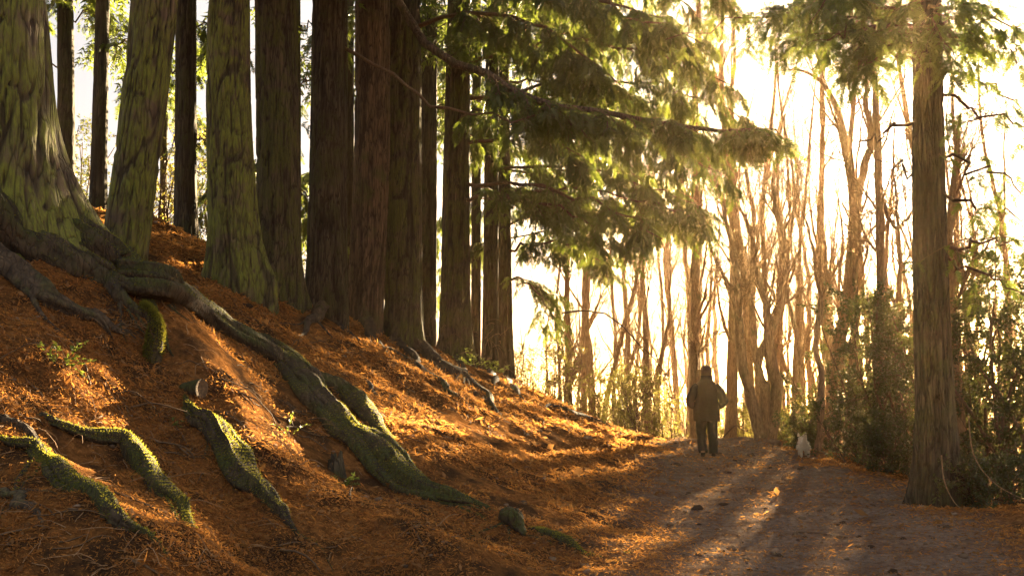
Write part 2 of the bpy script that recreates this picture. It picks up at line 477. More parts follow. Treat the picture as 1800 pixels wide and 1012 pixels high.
build_ground()
ROOT_W = {k: [hit(*p) for p in v] for k, v in dict(
    main=[(205, 482), (262, 515), (340, 560), (430, 608), (505, 660), (560, 716), (595, 750), (640, 790), (690, 836), (738, 876), (790, 893), (830, 900), (872, 910)],
    side=[(440, 585), (480, 606), (520, 640), (556, 690), (566, 722)], dark=[(540, 668), (560, 680), (604, 704), (650, 748), (702, 800)],
    mid=[(55, 738), (85, 750), (135, 766), (195, 786), (240, 826), (290, 884), (322, 922), (350, 965)], right=[(322, 700), (340, 735), (362, 768), (405, 824), (455, 882), (500, 922), (545, 972)],
    left=[(-25, 772), (25, 792), (62, 812), (110, 846), (165, 900), (205, 926), (262, 958), (300, 1000)]).items()}
for k_, (hgt, wd) in dict(main=(.07, .4), dark=(.04, .25), mid=(.04, .24), right=(.05, .25), left=(.04, .22)).items():
    RIDGES.append(([(p[0], p[1]) for p in ROOT_W[k_]], hgt, wd))
gz_, gp_ = build_ground()
ids = np.arange(gx.size).reshape(gx.shape)
quads = np.stack([ids[:-1, :-1], ids[:-1, 1:], ids[1:, 1:], ids[1:, :-1]], -1).reshape(-1, 4)
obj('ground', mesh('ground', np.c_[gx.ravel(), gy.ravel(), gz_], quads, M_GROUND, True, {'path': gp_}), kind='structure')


def foot(px, d):
    r = ray(px, 700); x = r[0] / r[1] * d
    return np.array([x, d, gz(x, d)[0]])


# ------------------------------------------------------------------ growing branches
def grow(rng, P, R, cnt, t0, t1, L, ang, up, wob, n, rs, flat=0.0, taper=0.6, rmin=0.003):
    B, n0, _ = P.shape
    t = rng.uniform(t0, t1, (B, cnt)); t.sort(1)
    f = t * (n0 - 1); i = np.minimum(f.astype(int), n0 - 2); f = (f - i)[..., None]
    bi = np.arange(B)[:, None]
    a, b = P[bi, i], P[bi, i + 1]
    pos = (a + (b - a) * f).reshape(-1, 3); tan = nz(b - a).reshape(-1, 3)
    rad = (R[bi, i] * (1 - f[..., 0]) + R[bi, i + 1] * f[..., 0]).reshape(-1)
    N = len(pos)
    pr = rng.normal(size=(N, 3)); pr = nz(pr - (pr * tan).sum(-1, keepdims=True) * tan)
    if flat > 0:
        side = nz(np.cross(tan, np.array([0, 0, 1.0]))) * rng.choice([-1, 1], N)[:, None]
        pr = nz(pr * (1 - flat) + side * flat)
    an = R_(ang) * rng.uniform(0.7, 1.3, N)[:, None]
    d = nz(np.cos(an) * tan + np.sin(an) * pr)
    ln = L * rng.uniform(0.55, 1.25, N) * (1 - taper * t.reshape(-1))
    path = np.empty((N, n, 3)); path[:, 0] = pos
    for s in range(1, n):
        d = nz(d + wob * rng.normal(size=(N, 3)) + np.array([0, 0, up]))
        path[:, s] = path[:, s - 1] + d * (ln / (n - 1))[:, None]
    r0 = np.maximum(rad * rs, rmin)
    rr = r0[:, None] * np.linspace(1, 0.3, n)[None]
    return path, rr


def leaf_quads(base, axis_, normal, L, W, fold=0.0):
    """diamond leaves, one quad each"""
    s = nz(np.cross(axis_, normal)); L = np.broadcast_to(L, (len(base),))[:, None]; W = np.broadcast_to(W, (len(base),))[:, None]
    m = base + axis_ * L * 0.5
    V = np.stack([base, m + s * W * 0.5 + normal * fold * W, base + axis_ * L, m - s * W * 0.5 + normal * fold * W], 1)
    return V.reshape(-1, 3), np.arange(len(base) * 4).reshape(-1, 4)


# a drooping flat spray of needles: axis +x, normal +z, unit length
def spray_proto(rng, pairs=8):
    b, a, l = [], [], []
    for k in range(pairs):
        t = (k + 0.3) / pairs
        for s in (-1, 1):
            an = R_(rng.uniform(38, 62)) * s
            b.append((t, 0, -0.18 * t * t)); a.append((math.cos(an), math.sin(an), rng.uniform(-0.35, 0.05))); l.append(0.42 * (1 - 0.55 * t) * rng.uniform(0.75, 1.2))
    b.append((0.9, 0, -0.16)); a.append((1, 0, -0.3)); l.append(0.28)
    b = np.array(b); a = nz(np.array(a, float))
    sd = nz(np.cross(a, np.array([0.1, 0, 1.0]))) * 0.05; l = np.array(l)[:, None]
    V = np.stack([b - sd, b + sd, b + a * l], 1).reshape(-1, 3)
    st = np.array([[0, -.014, 0], [0, .014, 0], [1, 0, -.18]])
    V = np.vstack([V, st])
    return V, np.arange(len(V)).reshape(-1, 3)


_r = np.random.default_rng(5)
SPRAYS = [spray_proto(_r, 8) for _ in range(4)]
SPRAYS_LO = [spray_proto(_r, 4) for _ in range(2)]


def place_sprays(mb, rng, pos, axd, size, tint, lo=False):
    N = len(pos)
    up = nz(np.array([0, 0, 1.0]) + 0.45 * rng.normal(size=(N, 3)))
    side = nz(np.cross(up, axd)); up = np.cross(axd, side)
    protos = SPRAYS_LO if lo else SPRAYS
    which = rng.integers(0, len(protos), N)
    for w, (pv, pf) in enumerate(protos):
        k = np.nonzero(which == w)[0]
        if not len(k): continue
        V = pos[k][:, None] + size[k][:, None, None] * (pv[None, :, 0:1] * axd[k][:, None] + pv[None, :, 1:2] * side[k][:, None] + pv[None, :, 2:3] * up[k][:, None])
        F = pf[None] + (np.arange(len(k)) * len(pv))[:, None, None]
        mb.add(V.reshape(-1, 3), F.reshape(-1, 3), np.repeat(tint[k], len(pv)))


def sprays_along(mb, rng, P, per, size, droop, base_tint, lo=False, t0=0.1):
    B, n, _ = P.shape
    t = rng.uniform(t0, 1.0, (B, per)); f = t * (n - 1); i = np.minimum(f.astype(int), n - 2); f = (f - i)[..., None]
    bi = np.arange(B)[:, None]
    pos = (P[bi, i] * (1 - f) + P[bi, i + 1] * f).reshape(-1, 3); tan = nz(P[bi, i + 1] - P[bi, i]).reshape(-1, 3)
    N = len(pos)
    side = nz(np.cross(tan, np.array([0, 0, 1.0]))) * rng.choice([-1, 1], N)[:, None]
    ax = nz(tan * rng.uniform(0.3, 1.0, N)[:, None] + side * rng.uniform(0.0, 0.9, N)[:, None] + np.array([0, 0, -1.0]) * (droop * rng.uniform(0.3, 1.5, N))[:, None] + 0.2 * rng.normal(size=(N, 3)))
    tint = np.clip(base_tint + 0.25 * rng.normal(size=N), 0, 1)
    place_sprays(mb, rng, pos, ax, size * rng.uniform(0.65, 1.3, N), tint, lo)


def conifer_limb(rng, pts, r0, wood, crown, dens=1.0, droop=0.5, sec=1.2, size=0.24, tint=0.4, start=0.2, lo=False, n=14, per=9):
    """pts: world polyline; adds wood tubes of the side twigs to `wood` (MB), sprays to `crown` (MB); returns the limb's own tube"""
    P = catmull(pts, n); P[1:-1] += 0.05 * rng.normal(size=(n - 2, 3))
    Rr = r0 * np.linspace(1, 0.16, n) ** 0.8
    Ltot = np.linalg.norm(np.diff(P, axis=0), axis=1).sum()
    c = max(4, int(Ltot * 7 * dens))
    P2, R2 = grow(rng, P[None], Rr[None], c, start, 1.0, sec, 58, -0.16 * (0.5 + droop), 0.09, 6, 0.4, 0.85, 0.45, 0.004)
    P3, R3 = grow(rng, P2, R2, 5, 0.1, 0.95, sec * 0.42, 45, -0.3 * (0.4 + droop), 0.1, 4, 0.6, 0.7, 0.3, 0.0025)
    if wood is not None:
        wood.add(*tubes(P2, R2, 3))
        if not lo: wood.add(*tubes(P3[:, ::3] if len(P3) > 300 else P3, R3[:, ::3] if len(P3) > 300 else R3, 3))
    if crown is not None and per > 0:
        sprays_along(crown, rng, P3, max(1, per // 2), size, droop, tint, lo)
        sprays_along(crown, rng, P2, per, size, droop, tint, lo, 0.25)
    return P, Rr


# ------------------------------------------------------------------ conifer trunks of the left-hand row
def trunk_mesh(name, path, rad, k, mat, seed, depth=0.022, plates=(7.0, 1.6), flare=0.0, lobes=5, off=(0, 0, 0), skirt=0.0):
    n = len(path)
    V, F = tubes(path, rad, k)
    ctr = np.repeat(path, k, 0); out = nz((V - ctr) * np.array([1, 1, 0.0])); r = np.repeat(rad, k)
    h = np.repeat(path[:, 2], k) - off[2]
    th = np.arctan2(out[:, 1], out[:, 0])
    fx, fz = plates
    q = np.c_[out[:, 0] * r * fx, out[:, 1] * r * fx, V[:, 2] * fz] + seed * 11.7
    warp = np.c_[fbm(q * 0.8 + 31, 2), fbm(q * 0.8 + 67, 2), np.zeros(len(q))] * 0.7
    a = np.abs(vnoise(q + warp)); b = np.abs(vnoise(q * np.array([2.1, 2.1, 2.4]) + 50 + warp))
    c = np.abs(vnoise(np.c_[q[:, 0] * .7, q[:, 1] * .7, V[:, 2] * fz * 4.5 + seed]))
    crack = np.minimum(np.minimum(a * 1.2, b * 1.9), c * 4.0 + 0.12)
    plate = sstep(0.0, 0.22, crack)
    disp = depth * (plate - 0.6) + 0.25 * depth * fbm(q * 3, 2) + 0.05 * r * vnoise(np.c_[out[:, :2] * 1.6, V[:, 2] * 0.35] + seed)
    if flare > 0:
        ph = seed * 1.7
        but = np.maximum(0, np.cos(lobes * th + ph) + 0.6 * np.cos((lobes - 2) * th + 2 * ph)) ** 1.3
        disp = disp + flare * r * np.exp(-np.maximum(h, 0) / 0.5) * (0.35 + 0.8 * but)
    if skirt:  # the buttress that runs out into the largest root
        hh = np.maximum(V[:, 2] - gz(ctr[:, 0] + out[:, 0] * (r + .35), ctr[:, 1] + out[:, 1] * (r + .35)) + .1, 0)
        c_ = np.maximum(0, np.cos(th - .5)) ** 4 + .05 * np.maximum(0, np.cos(th + 1.6)) ** 3
        disp = disp + 0.72 * np.exp(-hh / .55) * c_ * (1 + .3 * vnoise(np.c_[th * 2.2, V[:, 2] * .5, 0 * th]))
    V = V + out * disp[:, None]
    return mesh(name, V - np.asarray(off), F, mat, True, {'tint': 1 - plate})


def trunk_path(px0, py0, d, px1, top_z, n, bend=0.0, sink=0.7):
    b = at(px0, py0, d); t = at(px1, 0, d)
    sl = (t - b) / (t[2] - b[2])
    z = np.concatenate([np.linspace(b[2] - sink, b[2] + 8.5, int(n * 0.85)), np.linspace(b[2] + 9, max(top_z, b[2] + 10), n - int(n * 0.85))])
    P = b + sl * (z - b[2])[:, None]; P[:, 1] = d
    P[:, 0] += bend * np.sin(np.clip((z - b[2]) / 6, 0, 1) * math.pi)
    return P, b


def trunk_radii(P, b, r_base, r_top, d):
    h = P[:, 2] - b[2]; top = at(900, 0, d)[2] - b[2]
    r = r_base + (r_top - r_base) * np.clip(h / max(top, 1), -0.05, 1)
    return np.where(h > top, r_top * np.clip(1 - (h - top) / (P[-1, 2] - b[2] - top + 3) * 0.8, .1, 1), r)


TREES = {}
ROW = [  # key, base px, base py, d, px at frame top, widths (base, top) px, material, segs, rings, flare, label
    ('t1', -22, 440, 10.0, -18, 205, 190, M_BARK_MOSS, 150, 230, .22, 'massive mossy conifer trunk cut off by the left edge of the photo'),
    ('t2', 214, 462, 13.5, 260, 72, 80, M_BARK_MOSS, 84, 150, .18, 'green mossy conifer leaning right, beside the massive trunk at the left edge'),
    ('t3', 418, 492, 15.5, 413, 84, 71, M_BARK_MOSS, 84, 150, .42, 'green mossy conifer with a broad flared foot, third big trunk from the left'),
    ('t4', 492, 520, 16.6, 485, 74, 72, M_BARK_HALF, 76, 130, .42, 'furrowed grey brown conifer close behind the flared green trunk'),
    ('t5', 573, 548, 17.6, 581, 70, 60, M_BARK_BROWN, 72, 120, .3, 'darkest brown conifer trunk, in deep shade in the middle of the row'),
    ('t6', 640, 578, 18.6, 655, 62, 60, M_BARK_WARM, 72, 120, .2, 'brown conifer leaning slightly right with a long limb reaching over the path'),
    ('t7', 709, 602, 19.2, 711, 68, 57, M_BARK_HALF, 72, 120, .3, 'straight conifer with a green right flank, above the far mossy roots'),
    ('t8', 752, 600, 24.0, 755, 30, 27, M_BARK_BROWN, 40, 90, .2, 'slim brown conifer set back between two thicker trunks on the bank'),
    ('t9', 799, 632, 22.0, 806, 54, 38, M_BARK_HALF, 64, 120, .35, 'conifer bearing the wide drooping boughs that hang beside the path'),
    ('t12', 836, 642, 28.0, 838, 18, 15, M_BARK_BROWN, 28, 60, .2, 'very thin dark conifer squeezed between bough bearing trunks'),
    ('t10', 861, 655, 26.0, 866, 28, 22, M_BARK_BROWN, 44, 90, .25, 'slim dark conifer second from the right end of the bank row'),
    ('t11', 888, 670, 27.0, 884, 27, 18, M_BARK_BROWN, 44, 90, .3, 'last conifer at the right end of the bank row, foot on the bare slope'),
    ('b1', 117, 372, 22.0, 115, 29, 27, M_BARK_BROWN, 36, 80, .2, 'straight pole like conifer standing right of the massive left trunk, further back'),
    ('b2', 172, 372, 21.0, 181, 28, 23, M_BARK_BROWN, 36, 80, .2, 'dark pole like conifer just left of the leaning green trunk, further back'),
    ('b3', 326, 420, 18.0, 327, 38, 35, M_BARK_BROWN, 48, 100, .25, 'dark medium trunk at the bank top between two green trunks'),
    ('b4', 287, 405, 24.0, 290, 13, 12, M_BARK_HALF, 20, 50, .1, 'thin pale trunk behind the leaning green conifer against the bright sky'),
    ('b5', 524, 530, 22.0, 523, 12, 10, M_BARK_HALF, 20, 50, .1, 'thin trunk in the bright gap left of the darkest trunk'),
    ('b6', 612, 560, 24.0, 612, 22, 20, M_BARK_BROWN, 32, 70, .2, 'narrow trunk seen in the slit between two brown conifers'),
]
CROWN = {}
for key, bx, by, d, tx, wb, wt, mat, k, n, fl, label in ROW:
    big = key[0] == 't'
    P, b = trunk_path(bx, by, d, tx, 15.5 + (hash(key) % 3 if False else 0), n, sink=1.8 if key == 't1' else .8, bend={'t3': -.12, 't2': .1, 't6': .06}.get(key, 0.0))
    g = gz(b[0], b[1])[0]
    rad = trunk_radii(P, b, wb * d / 3600, wt * d / 3600, d)
    base = np.array([b[0], b[1], g])
    root = thing('conifer_tree', label, 'tree', base, 'conifers on the bank')
    seed = sum(map(ord, key)) % 17 + 1
    obj('trunk', trunk_mesh('trunk', P, rad, k, mat, seed, depth=min(.03, .09 * rad[0] + .002) * (1.2 if key == 't1' else 1), plates=(4.6, .6) if key == 't1' else (8.0, .8), flare=fl, off=base, skirt=b[2] if key == 't1' else 0.0), root)
    TREES[key] = dict(root=root, base=base, P=P, R=rad, d=d, wood=MB(), crown=MB(), mat=mat)


def on_trunk(key, py):
    """point on a tree's axis at photo height py"""
    t = TREES[key]; z = at(900, py, t['d'])[2]; P = t['P']
    return np.array([np.interp(z, P[:, 2], P[:, i]) for i in range(3)])


def add_limb(key, pts, r0, seed, **kw):
    t = TREES[key]; rng = np.random.default_rng(seed)
    P, Rr = conifer_limb(rng, pts, r0, t['wood'], t['crown'], **kw)
    o = obj('limb', mesh('limb', *[v - t['base'] if i == 0 else v for i, v in enumerate(tubes(P, Rr, 8))], t['mat'] if r0 > .05 else M_TWIG, True, {'tint': np.zeros(len(P) * 8)}), t['root'])
    return o


# long mossy limb sweeping over the path, and the thin bare one below it
add_limb('t6', [on_trunk('t6', -60), at(760, 85, 17.4), at(870, 138, 16.8), at(960, 182, 16.4), at(1100, 205, 16), at(1250, 230, 15.6), at(1365, 228, 15.4)], 0.085, 1, start=.3, dens=1.25, sec=1.0, droop=.45, tint=.25, size=.2)
add_limb('t5', [at(600, 82, 17.6), at(700, 135, 16.9), at(770, 190, 16.5), at(900, 210, 16.2), at(985, 200, 16)], .035, 2, dens=.35, per=2, start=.6, sec=.6)
add_limb('t7', [on_trunk('t7', 60), at(820, 20, 18.7), at(950, 50, 18), at(1090, 150, 17.5)], .05, 3, dens=.9, sec=1.0, droop=.8, tint=.45)
add_limb('t7', [on_trunk('t7', -60), at(880, -50, 18.5), at(1050, 0, 17.5), at(1200, 60, 17)], .05, 4, dens=.9, sec=1.1, droop=.8, tint=.5)
LIMBS = [  # tree, start py, [(px,py,d)...], r
    ('t9', 120, [(980, 70, 21.5), (1150, 95, 21), (1285, 150, 20.5)]),
    ('t9', 40, [(950, -10, 21), (1120, 20, 20), (1240, 80, 19.5)]),
    ('t9', 175, [(970, 150, 22.5), (1150, 150, 22), (1310, 215, 22)]),
    ('t9', 255, [(960, 225, 21), (1120, 240, 20), (1262, 300, 19.5)]),
    ('t9', 320, [(930, 330, 21), (1060, 360, 20.3), (1165, 420, 20)]),
    ('t9', 350, [(900, 350, 21), (1000, 370, 20.4), (1075, 420, 20)]),
    ('t10', 225, [(1000, 200, 25.5), (1150, 220, 25), (1275, 270, 24.6)]),
    ('t10', 300, [(990, 290, 25), (1130, 320, 24.4), (1240, 372, 24)]),
    ('t10', 350, [(980, 335, 25), (1110, 345, 24), (1236, 390, 23.6)]),
    ('t11', 400, [(980, 355, 26.5), (1100, 360, 26), (1190, 395, 25.5)]),
    ('t11', 440, [(950, 430, 26), (1010, 430, 25.5), (1065, 465, 25)]),
    ('t11', 500, [(915, 490, 26.5), (945, 510, 26), (975, 560, 25.6)]),
    ('t11', 300, [(990, 300, 28), (1110, 290, 29), (1200, 330, 30)]),
    ('t11', 180, [(1000, 170, 28), (1120, 170, 29), (1220, 210, 30)]),
    ('t10', 90, [(1000, 60, 27), (1120, 70, 28), (1230, 120, 29)]),
    ('t10', 150, [(960, 140, 27.5), (1060, 160, 29), (1140, 200, 30)]),
    ('t9', -60, [(950, -110, 21), (1120, -80, 20), (1290, 0, 19)]),
    ('t9', -150, [(950, -210, 21), (1120, -160, 20), (1260, -60, 19)]),
    ('t10', 0, [(1000, -40, 25), (1150, -20, 24), (1250, 40, 23.5)]),
    ('t11', 250, [(960, 240, 26), (1060, 270, 25), (1130, 320, 24)]),
    ('t11', 60, [(980, 20, 27), (1100, 30, 27), (1190, 90, 27)]),
    ('t9', 210, [(880, 190, 20.5), (960, 230, 19.5), (1040, 290, 19)]),
    ('t9', 80, [(870, 50, 20.5), (960, 90, 19.5), (1060, 170, 19)]),
    ('t10', 260, [(800, 230, 26.5), (760, 260, 27), (720, 300, 27.5)]),
    ('t12', 140, [(780, 100, 28.5), (720, 130, 29), (660, 170, 29)]),
    ('t12', 330, [(920, 330, 29), (1010, 350, 29.5), (1080, 390, 30)]),
    ('t12', 60, [(760, 20, 28.5), (690, 50, 29), (640, 100, 29)]),
    ('t12', 220, [(780, 210, 28.5), (720, 240, 29), (660, 290, 29)]),
    ('t12', 260, [(870, 250, 29), (930, 280, 30), (990, 330, 30)]),
    ('t10', 180, [(820, 170, 27), (770, 190, 28), (720, 240, 28)]),
    ('t11', 360, [(840, 350, 28), (790, 380, 29), (740, 430, 29)]),
    ('t11', 430, [(850, 430, 28), (800, 460, 29), (760, 520, 29)]),
    ('t10', 60, [(800, 20, 27), (740, 30, 28), (680, 90, 28)]),
    ('t11', 100, [(830, 80, 28), (780, 110, 29), (730, 170, 29)]),
    ('t11', 340, [(960, 340, 28), (1040, 345, 29), (1110, 375, 29.5)]),
    ('t11', 420, [(960, 410, 28), (1010, 420, 28.5), (1060, 460, 29)]),
    ('t8', 330, [(700, 330, 24.5), (640, 350, 25), (560, 400, 25)]),  # first of a run of left-going boughs added to shade the bank top
    ('t8', 400, [(710, 400, 24.6), (650, 420, 25), (600, 470, 25)]),
    ('b6', 300, [(560, 300, 24), (490, 330, 24.4), (430, 380, 24.6)]),
    ('b6', 380, [(560, 380, 24), (510, 400, 24.4), (450, 440, 24.6)]),
    ('b5', 300, [(470, 300, 22), (400, 320, 22), (350, 360, 22.3)]),  # last of the boughs added to cast that shade
    ('t8', 200, [(790, 190, 24.6), (830, 210, 25), (870, 260, 25.4)]),
    ('t8', 60, [(820, 30, 25), (900, 60, 26), (980, 110, 27)]),
]
for i, (key, y0, pts) in enumerate(LIMBS):
    add_limb(key, [on_trunk(key, y0)] + [at(*p) for p in pts], .045 - .0006 * i, 20 + i, dens=.95, sec=1.25, droop=.5 + .35 * (i % 3 == 0), tint=.48 + .14 * math.sin(i * 1.7), size=.19, start=.15, per=10)
# light boughs far behind the trunks on the left
for i, (key, y0, pts) in enumerate([
        ('b1', 40, [(170, 20, 22.5), (230, 50, 23)]), ('b1', 130, [(80, 110, 22), (40, 150, 22)]), ('b2', 90, [(230, 70, 21.5), (285, 110, 22)]), ('b2', -20, [(120, -20, 21.5), (70, 30, 22)]),
        ('b3', 60, [(370, 40, 18.8), (420, 90, 19.5)]), ('b3', 120, [(290, 130, 18.6), (240, 160, 19.4)]), ('b4', 60, [(330, 50, 24.5), (380, 90, 25)]), ('b5', 60, [(560, 40, 22.6), (600, 80, 23)]),
        ('b5', 150, [(550, 150, 22.6), (580, 200, 23)]), ('b5', 220, [(500, 230, 22.6), (470, 280, 23)]), ('b5', 340, [(550, 350, 22.6), (570, 400, 23)]), ('b3', 240, [(360, 250, 18.8), (390, 280, 19.5)]),
        ('b4', 190, [(330, 200, 24.5), (385, 250, 25)]), ('b6', 120, [(650, 110, 24.6), (690, 150, 25)])]):
    add_limb(key, [on_trunk(key, y0)] + [at(*p) for p in pts], .022, 70 + i, dens=1.0, sec=.8, droop=.4, tint=.5, size=.22, per=4)
# upper crowns, above the picture: they shade the row
for i, key in enumerate(['t1', 't2', 't3', 't4', 't5', 't6', 't7', 't8', 't9', 't10', 't11', 'b1', 'b2', 'b3']):
    t = TREES[key]; rng = np.random.default_rng(200 + i)
    for j in range(11):
        z = rng.uniform(9.5, 15.2); p0 = np.array([np.interp(z, t['P'][:, 2], t['P'][:, c]) for c in range(3)])
        a = j * 2.4 + i; L = rng.uniform(2.2, 3.6) * (1.25 - (z - 9.5) / 9)
        dv = np.array([math.cos(a), math.sin(a), 0])
        conifer_limb(rng, [p0, p0 + dv * L * .5 + [0, 0, -.1], p0 + dv * L + [0, 0, -.6]], .035, t['wood'], t['crown'], dens=.45, sec=1.1, size=.5, per=3, lo=True, n=8)
for key, t in TREES.items():
    if t['wood'].n: obj('branches', t['wood'].mesh('branches', M_TWIG, t['base']), t['root'], kind='stuff')
    if t['crown'].n: obj('crown', t['crown'].mesh('crown', M_NEEDLE, t['base'], False), t['root'])


# ------------------------------------------------------------------ roots
def ground_path(P, rr, lift):
    P = P.copy(); P[:, 2] = gz(P[:, 0], P[:, 1]) + lift * rr
    return P


def tufts(rng, V, F, per, L=.017, w=.0042):
    per = int(per * 1.9)
    """short moss blades standing on the upward facing skin of a root"""
    c = V[F].mean(1); nrm = nz(np.cross(V[F[:, 2]] - V[F[:, 0]], V[F[:, 3]] - V[F[:, 1]]))
    ar = np.linalg.norm(np.cross(V[F[:, 2]] - V[F[:, 0]], V[F[:, 3]] - V[F[:, 1]]), axis=1)
    w_ = ar * np.clip(nrm[:, 2] + .15, 0, 1) * np.clip(.6 + 1.6 * fbm(c * 2.3, 3), 0, 1)
    w_[c[:, 2] < gz(c[:, 0], c[:, 1]) - .005] = 0
    k = rng.choice(len(c), per, p=w_ / w_.sum())
    pos = c[k] + rng.normal(0, .012, (per, 3)) * (1 - np.abs(nrm[k]))
    ax = nz(nrm[k] + .6 * rng.normal(size=(per, 3)))
    return leaf_quads(pos - ax * .003, ax, nz(rng.normal(size=(per, 3))), L * rng.uniform(.5, 1.4, per), w * rng.uniform(.7, 1.5, per)), np.repeat(rng.uniform(0, 1, per), 4)


def skin_of(P, rr, k, seed, lump, ridges=.3):
    V, F = tubes(P, rr, k)
    ctr = np.repeat(P, k, 0); out = nz(V - ctr); r = np.repeat(rr, k)
    s = np.repeat(np.r_[0, np.cumsum(np.linalg.norm(np.diff(P, axis=0), axis=1))], k)
    a = np.tile(np.arange(k) * 2 * math.pi / k, len(P)) + .5 * np.sin(s * 1.3 + seed)
    q = np.c_[np.cos(a) * 1.5, np.sin(a) * 1.5, s * .7] + seed * 3.1
    disp = r * (lump * fbm(V * 2.0 + seed, 3) + ridges * (np.abs(vnoise(q * np.array([1.6, 1.6, 1]))) - .3) * 1.6 + .10 * (np.abs(vnoise(q * np.array([4.5, 4.5, 2.2]))) - .3) + .05 * vnoise(V * 26))
    crev = 1 - sstep(.0, .16, np.abs(vnoise(q * np.array([3.2, 3.2, 1.4]) + 5)))
    return V + out * (disp - .07 * r * crev)[:, None], F, crev


def add_root(W, radii, mat=None, parent=None, label=None, seed=0, moss=0, n=60, k=22, lift=-.1, lump=.22, forks=0, strands=0, wig=.05, flen=.8):
    """W: world points along the root"""
    mat = mat or M_ROOT
    g = np.random.default_rng(seed + 50)
    P = catmull(W, n); rr = np.maximum(catmull(np.array(radii)[:, None] * np.ones((1, 3)), n)[:, 0], .004)
    t = np.linspace(0, 1, n)
    P[:, :2] += wig * np.c_[vnoise(np.c_[t * 9 + seed, 0 * t, 0 * t]), vnoise(np.c_[t * 9 + seed, 0 * t + 9, 0 * t])] * np.sin(t * math.pi)[:, None]
    rr = rr * (1 + .14 * vnoise(np.c_[t * 12 + seed, 0 * t, 0 * t]))
    hi = np.array([p[2] for p in W]); fix = np.interp(t, np.linspace(0, 1, len(W)), (hi - gz(np.array(W)[:, 0], np.array(W)[:, 1]) > .12).astype(float))
    Pg = ground_path(P, rr, lift); P[:, 2] = P[:, 2] * fix + Pg[:, 2] * (1 - fix)
    ker = np.hanning(max(5, n // 7)); ker /= ker.sum(); zp = np.pad(P[:, 2], len(ker) // 2, mode='reflect', reflect_type='odd'); P[:, 2] = np.convolve(zp, ker, 'valid')[:n]
    P[:, 2] += .3 * rr * vnoise(np.c_[t * 7 + seed, 0 * t + 3, 0 * t]) - (rr < .02) * .01
    mb, crevs = MB(), []
    V, F, cv = skin_of(P, rr, k, seed, lump); mb.add(V, F, cv)
    T = nz(np.gradient(P, axis=0)); S = nz(np.cross(T, [0, 0, 1.0]))
    for q in range(strands):   # thinner strands grown together with the main one
        a, b_ = g.uniform(.0, .25), g.uniform(.6, 1.0); i0, i1 = int(a * n), int(b_ * (n - 1)); m = i1 - i0
        ph = g.uniform(0, 6); sgn = 1 if q % 2 else -1
        off = sgn * (.85 + .35 * np.sin(np.linspace(0, 5, m) + ph)) * rr[i0:i1]
        r2 = rr[i0:i1] * (.48 + .12 * np.sin(np.linspace(0, 7, m) + ph)) * np.sin(np.linspace(.04, math.pi - .02, m)) ** .6 + .003
        P2 = P[i0:i1] + S[i0:i1] * off[:, None]; P2[:, 2] = np.minimum(P2[:, 2] + .25 * r2, np.maximum(gz(P2[:, 0], P2[:, 1]) + .35 * r2, P2[:, 2] - .35 * rr[i0:i1]))
        V, F, cv = skin_of(P2, r2, 16, seed + 7 * q + 3, lump); mb.add(V, F, cv)
    for q in range(forks):
        i0 = int(g.uniform(.12, .92) * n); d = T[i0, :2] * g.uniform(.9, 1.2) + S[i0, :2] * g.choice([-1, 1]) * g.uniform(.25, .6); d = d / np.linalg.norm(d)
        L = flen * g.uniform(.4, 1.3); pts = [P[i0, :2]]
        for s_ in range(10):
            d = d + .2 * g.normal(size=2) + T[i0, :2] * .12; d = d / np.linalg.norm(d); pts.append(pts[-1] + d * L / 10)
        pts = np.array(pts); r2 = max(.010, rr[i0] * g.uniform(.2, .4)) * np.linspace(1, .12, 11)
        P2 = catmull(np.c_[pts, gz(pts[:, 0], pts[:, 1]) + .25 * r2 - np.linspace(0, .012, 11)], 24); P2[0] = P[i0]
        V, F, cv = skin_of(P2, np.interp(np.linspace(0, 1, 24), np.linspace(0, 1, 11), r2), 10, seed + 13 * q, lump * .7); mb.add(V, F, cv)
    base = P[0] if parent is None else np.array(parent.location)
    Vall, Fall = np.concatenate(mb.V), np.concatenate(mb.F)
    me = mb.mesh('root', mat, base)
    if parent is None:
        o = obj('exposed_root', me); o.location = tuple(base); tag(o, label, 'root', 'roots exposed on the bank')
    else:
        o = obj('root', me, parent)
        if label: o['label'] = label
    if moss:
        (mv, mf), a = tufts(np.random.default_rng(seed + 900), Vall, Fall, moss)
        obj('moss', mesh('moss', mv - base, mf, M_MOSSTUFT, False, {'tint': a}), o, kind='stuff')
    return o


T1, T2, T3, T7, T4 = (TREES[k]['root'] for k in ('t1', 't2', 't3', 't7', 't4'))
b1 = TREES['t1']['base']
add_root([(b1[0] + q, b1[1] + w, gz(b1[0] + q, b1[1] + w)[0]) for q, w in ((.4, .1), (.8, .35))] + ROOT_W['main'],
         [.34, .30, .25, .22, .19, .18, .17, .165, .16, .16, .165, .13, .09, .05, .006], parent=T1, label='huge mossy root running down the bank to the path', seed=1, moss=16000, n=170, k=36, lift=.05, lump=.26, forks=9, strands=6, wig=.14)
add_root([tuple(b1 + [.2, -.55, .2]), hit(120, 462), hit(180, 500), hit(230, 540), hit(268, 560)], [.22, .17, .12, .07, .01], parent=T1, seed=2, n=60, moss=700, forks=4)
add_root([tuple(b1 + [-.1, -.6, .1]), hit(20, 480), hit(80, 522), hit(150, 555), hit(200, 600)], [.22, .15, .10, .07, .008], parent=T1, seed=3, n=60, mat=M_ROOT_DRY, forks=4)
add_root(ROOT_W['side'], [.02, .09, .11, .10, .01], parent=T1, seed=4, n=50, moss=900, forks=2, lift=.1, strands=1)
add_root(ROOT_W['dark'], [.02, .10, .12, .10, .008], label='dark mossy root lying just above the huge root on the bank', seed=5, n=60, moss=1500, forks=3, lift=.15, strands=1)
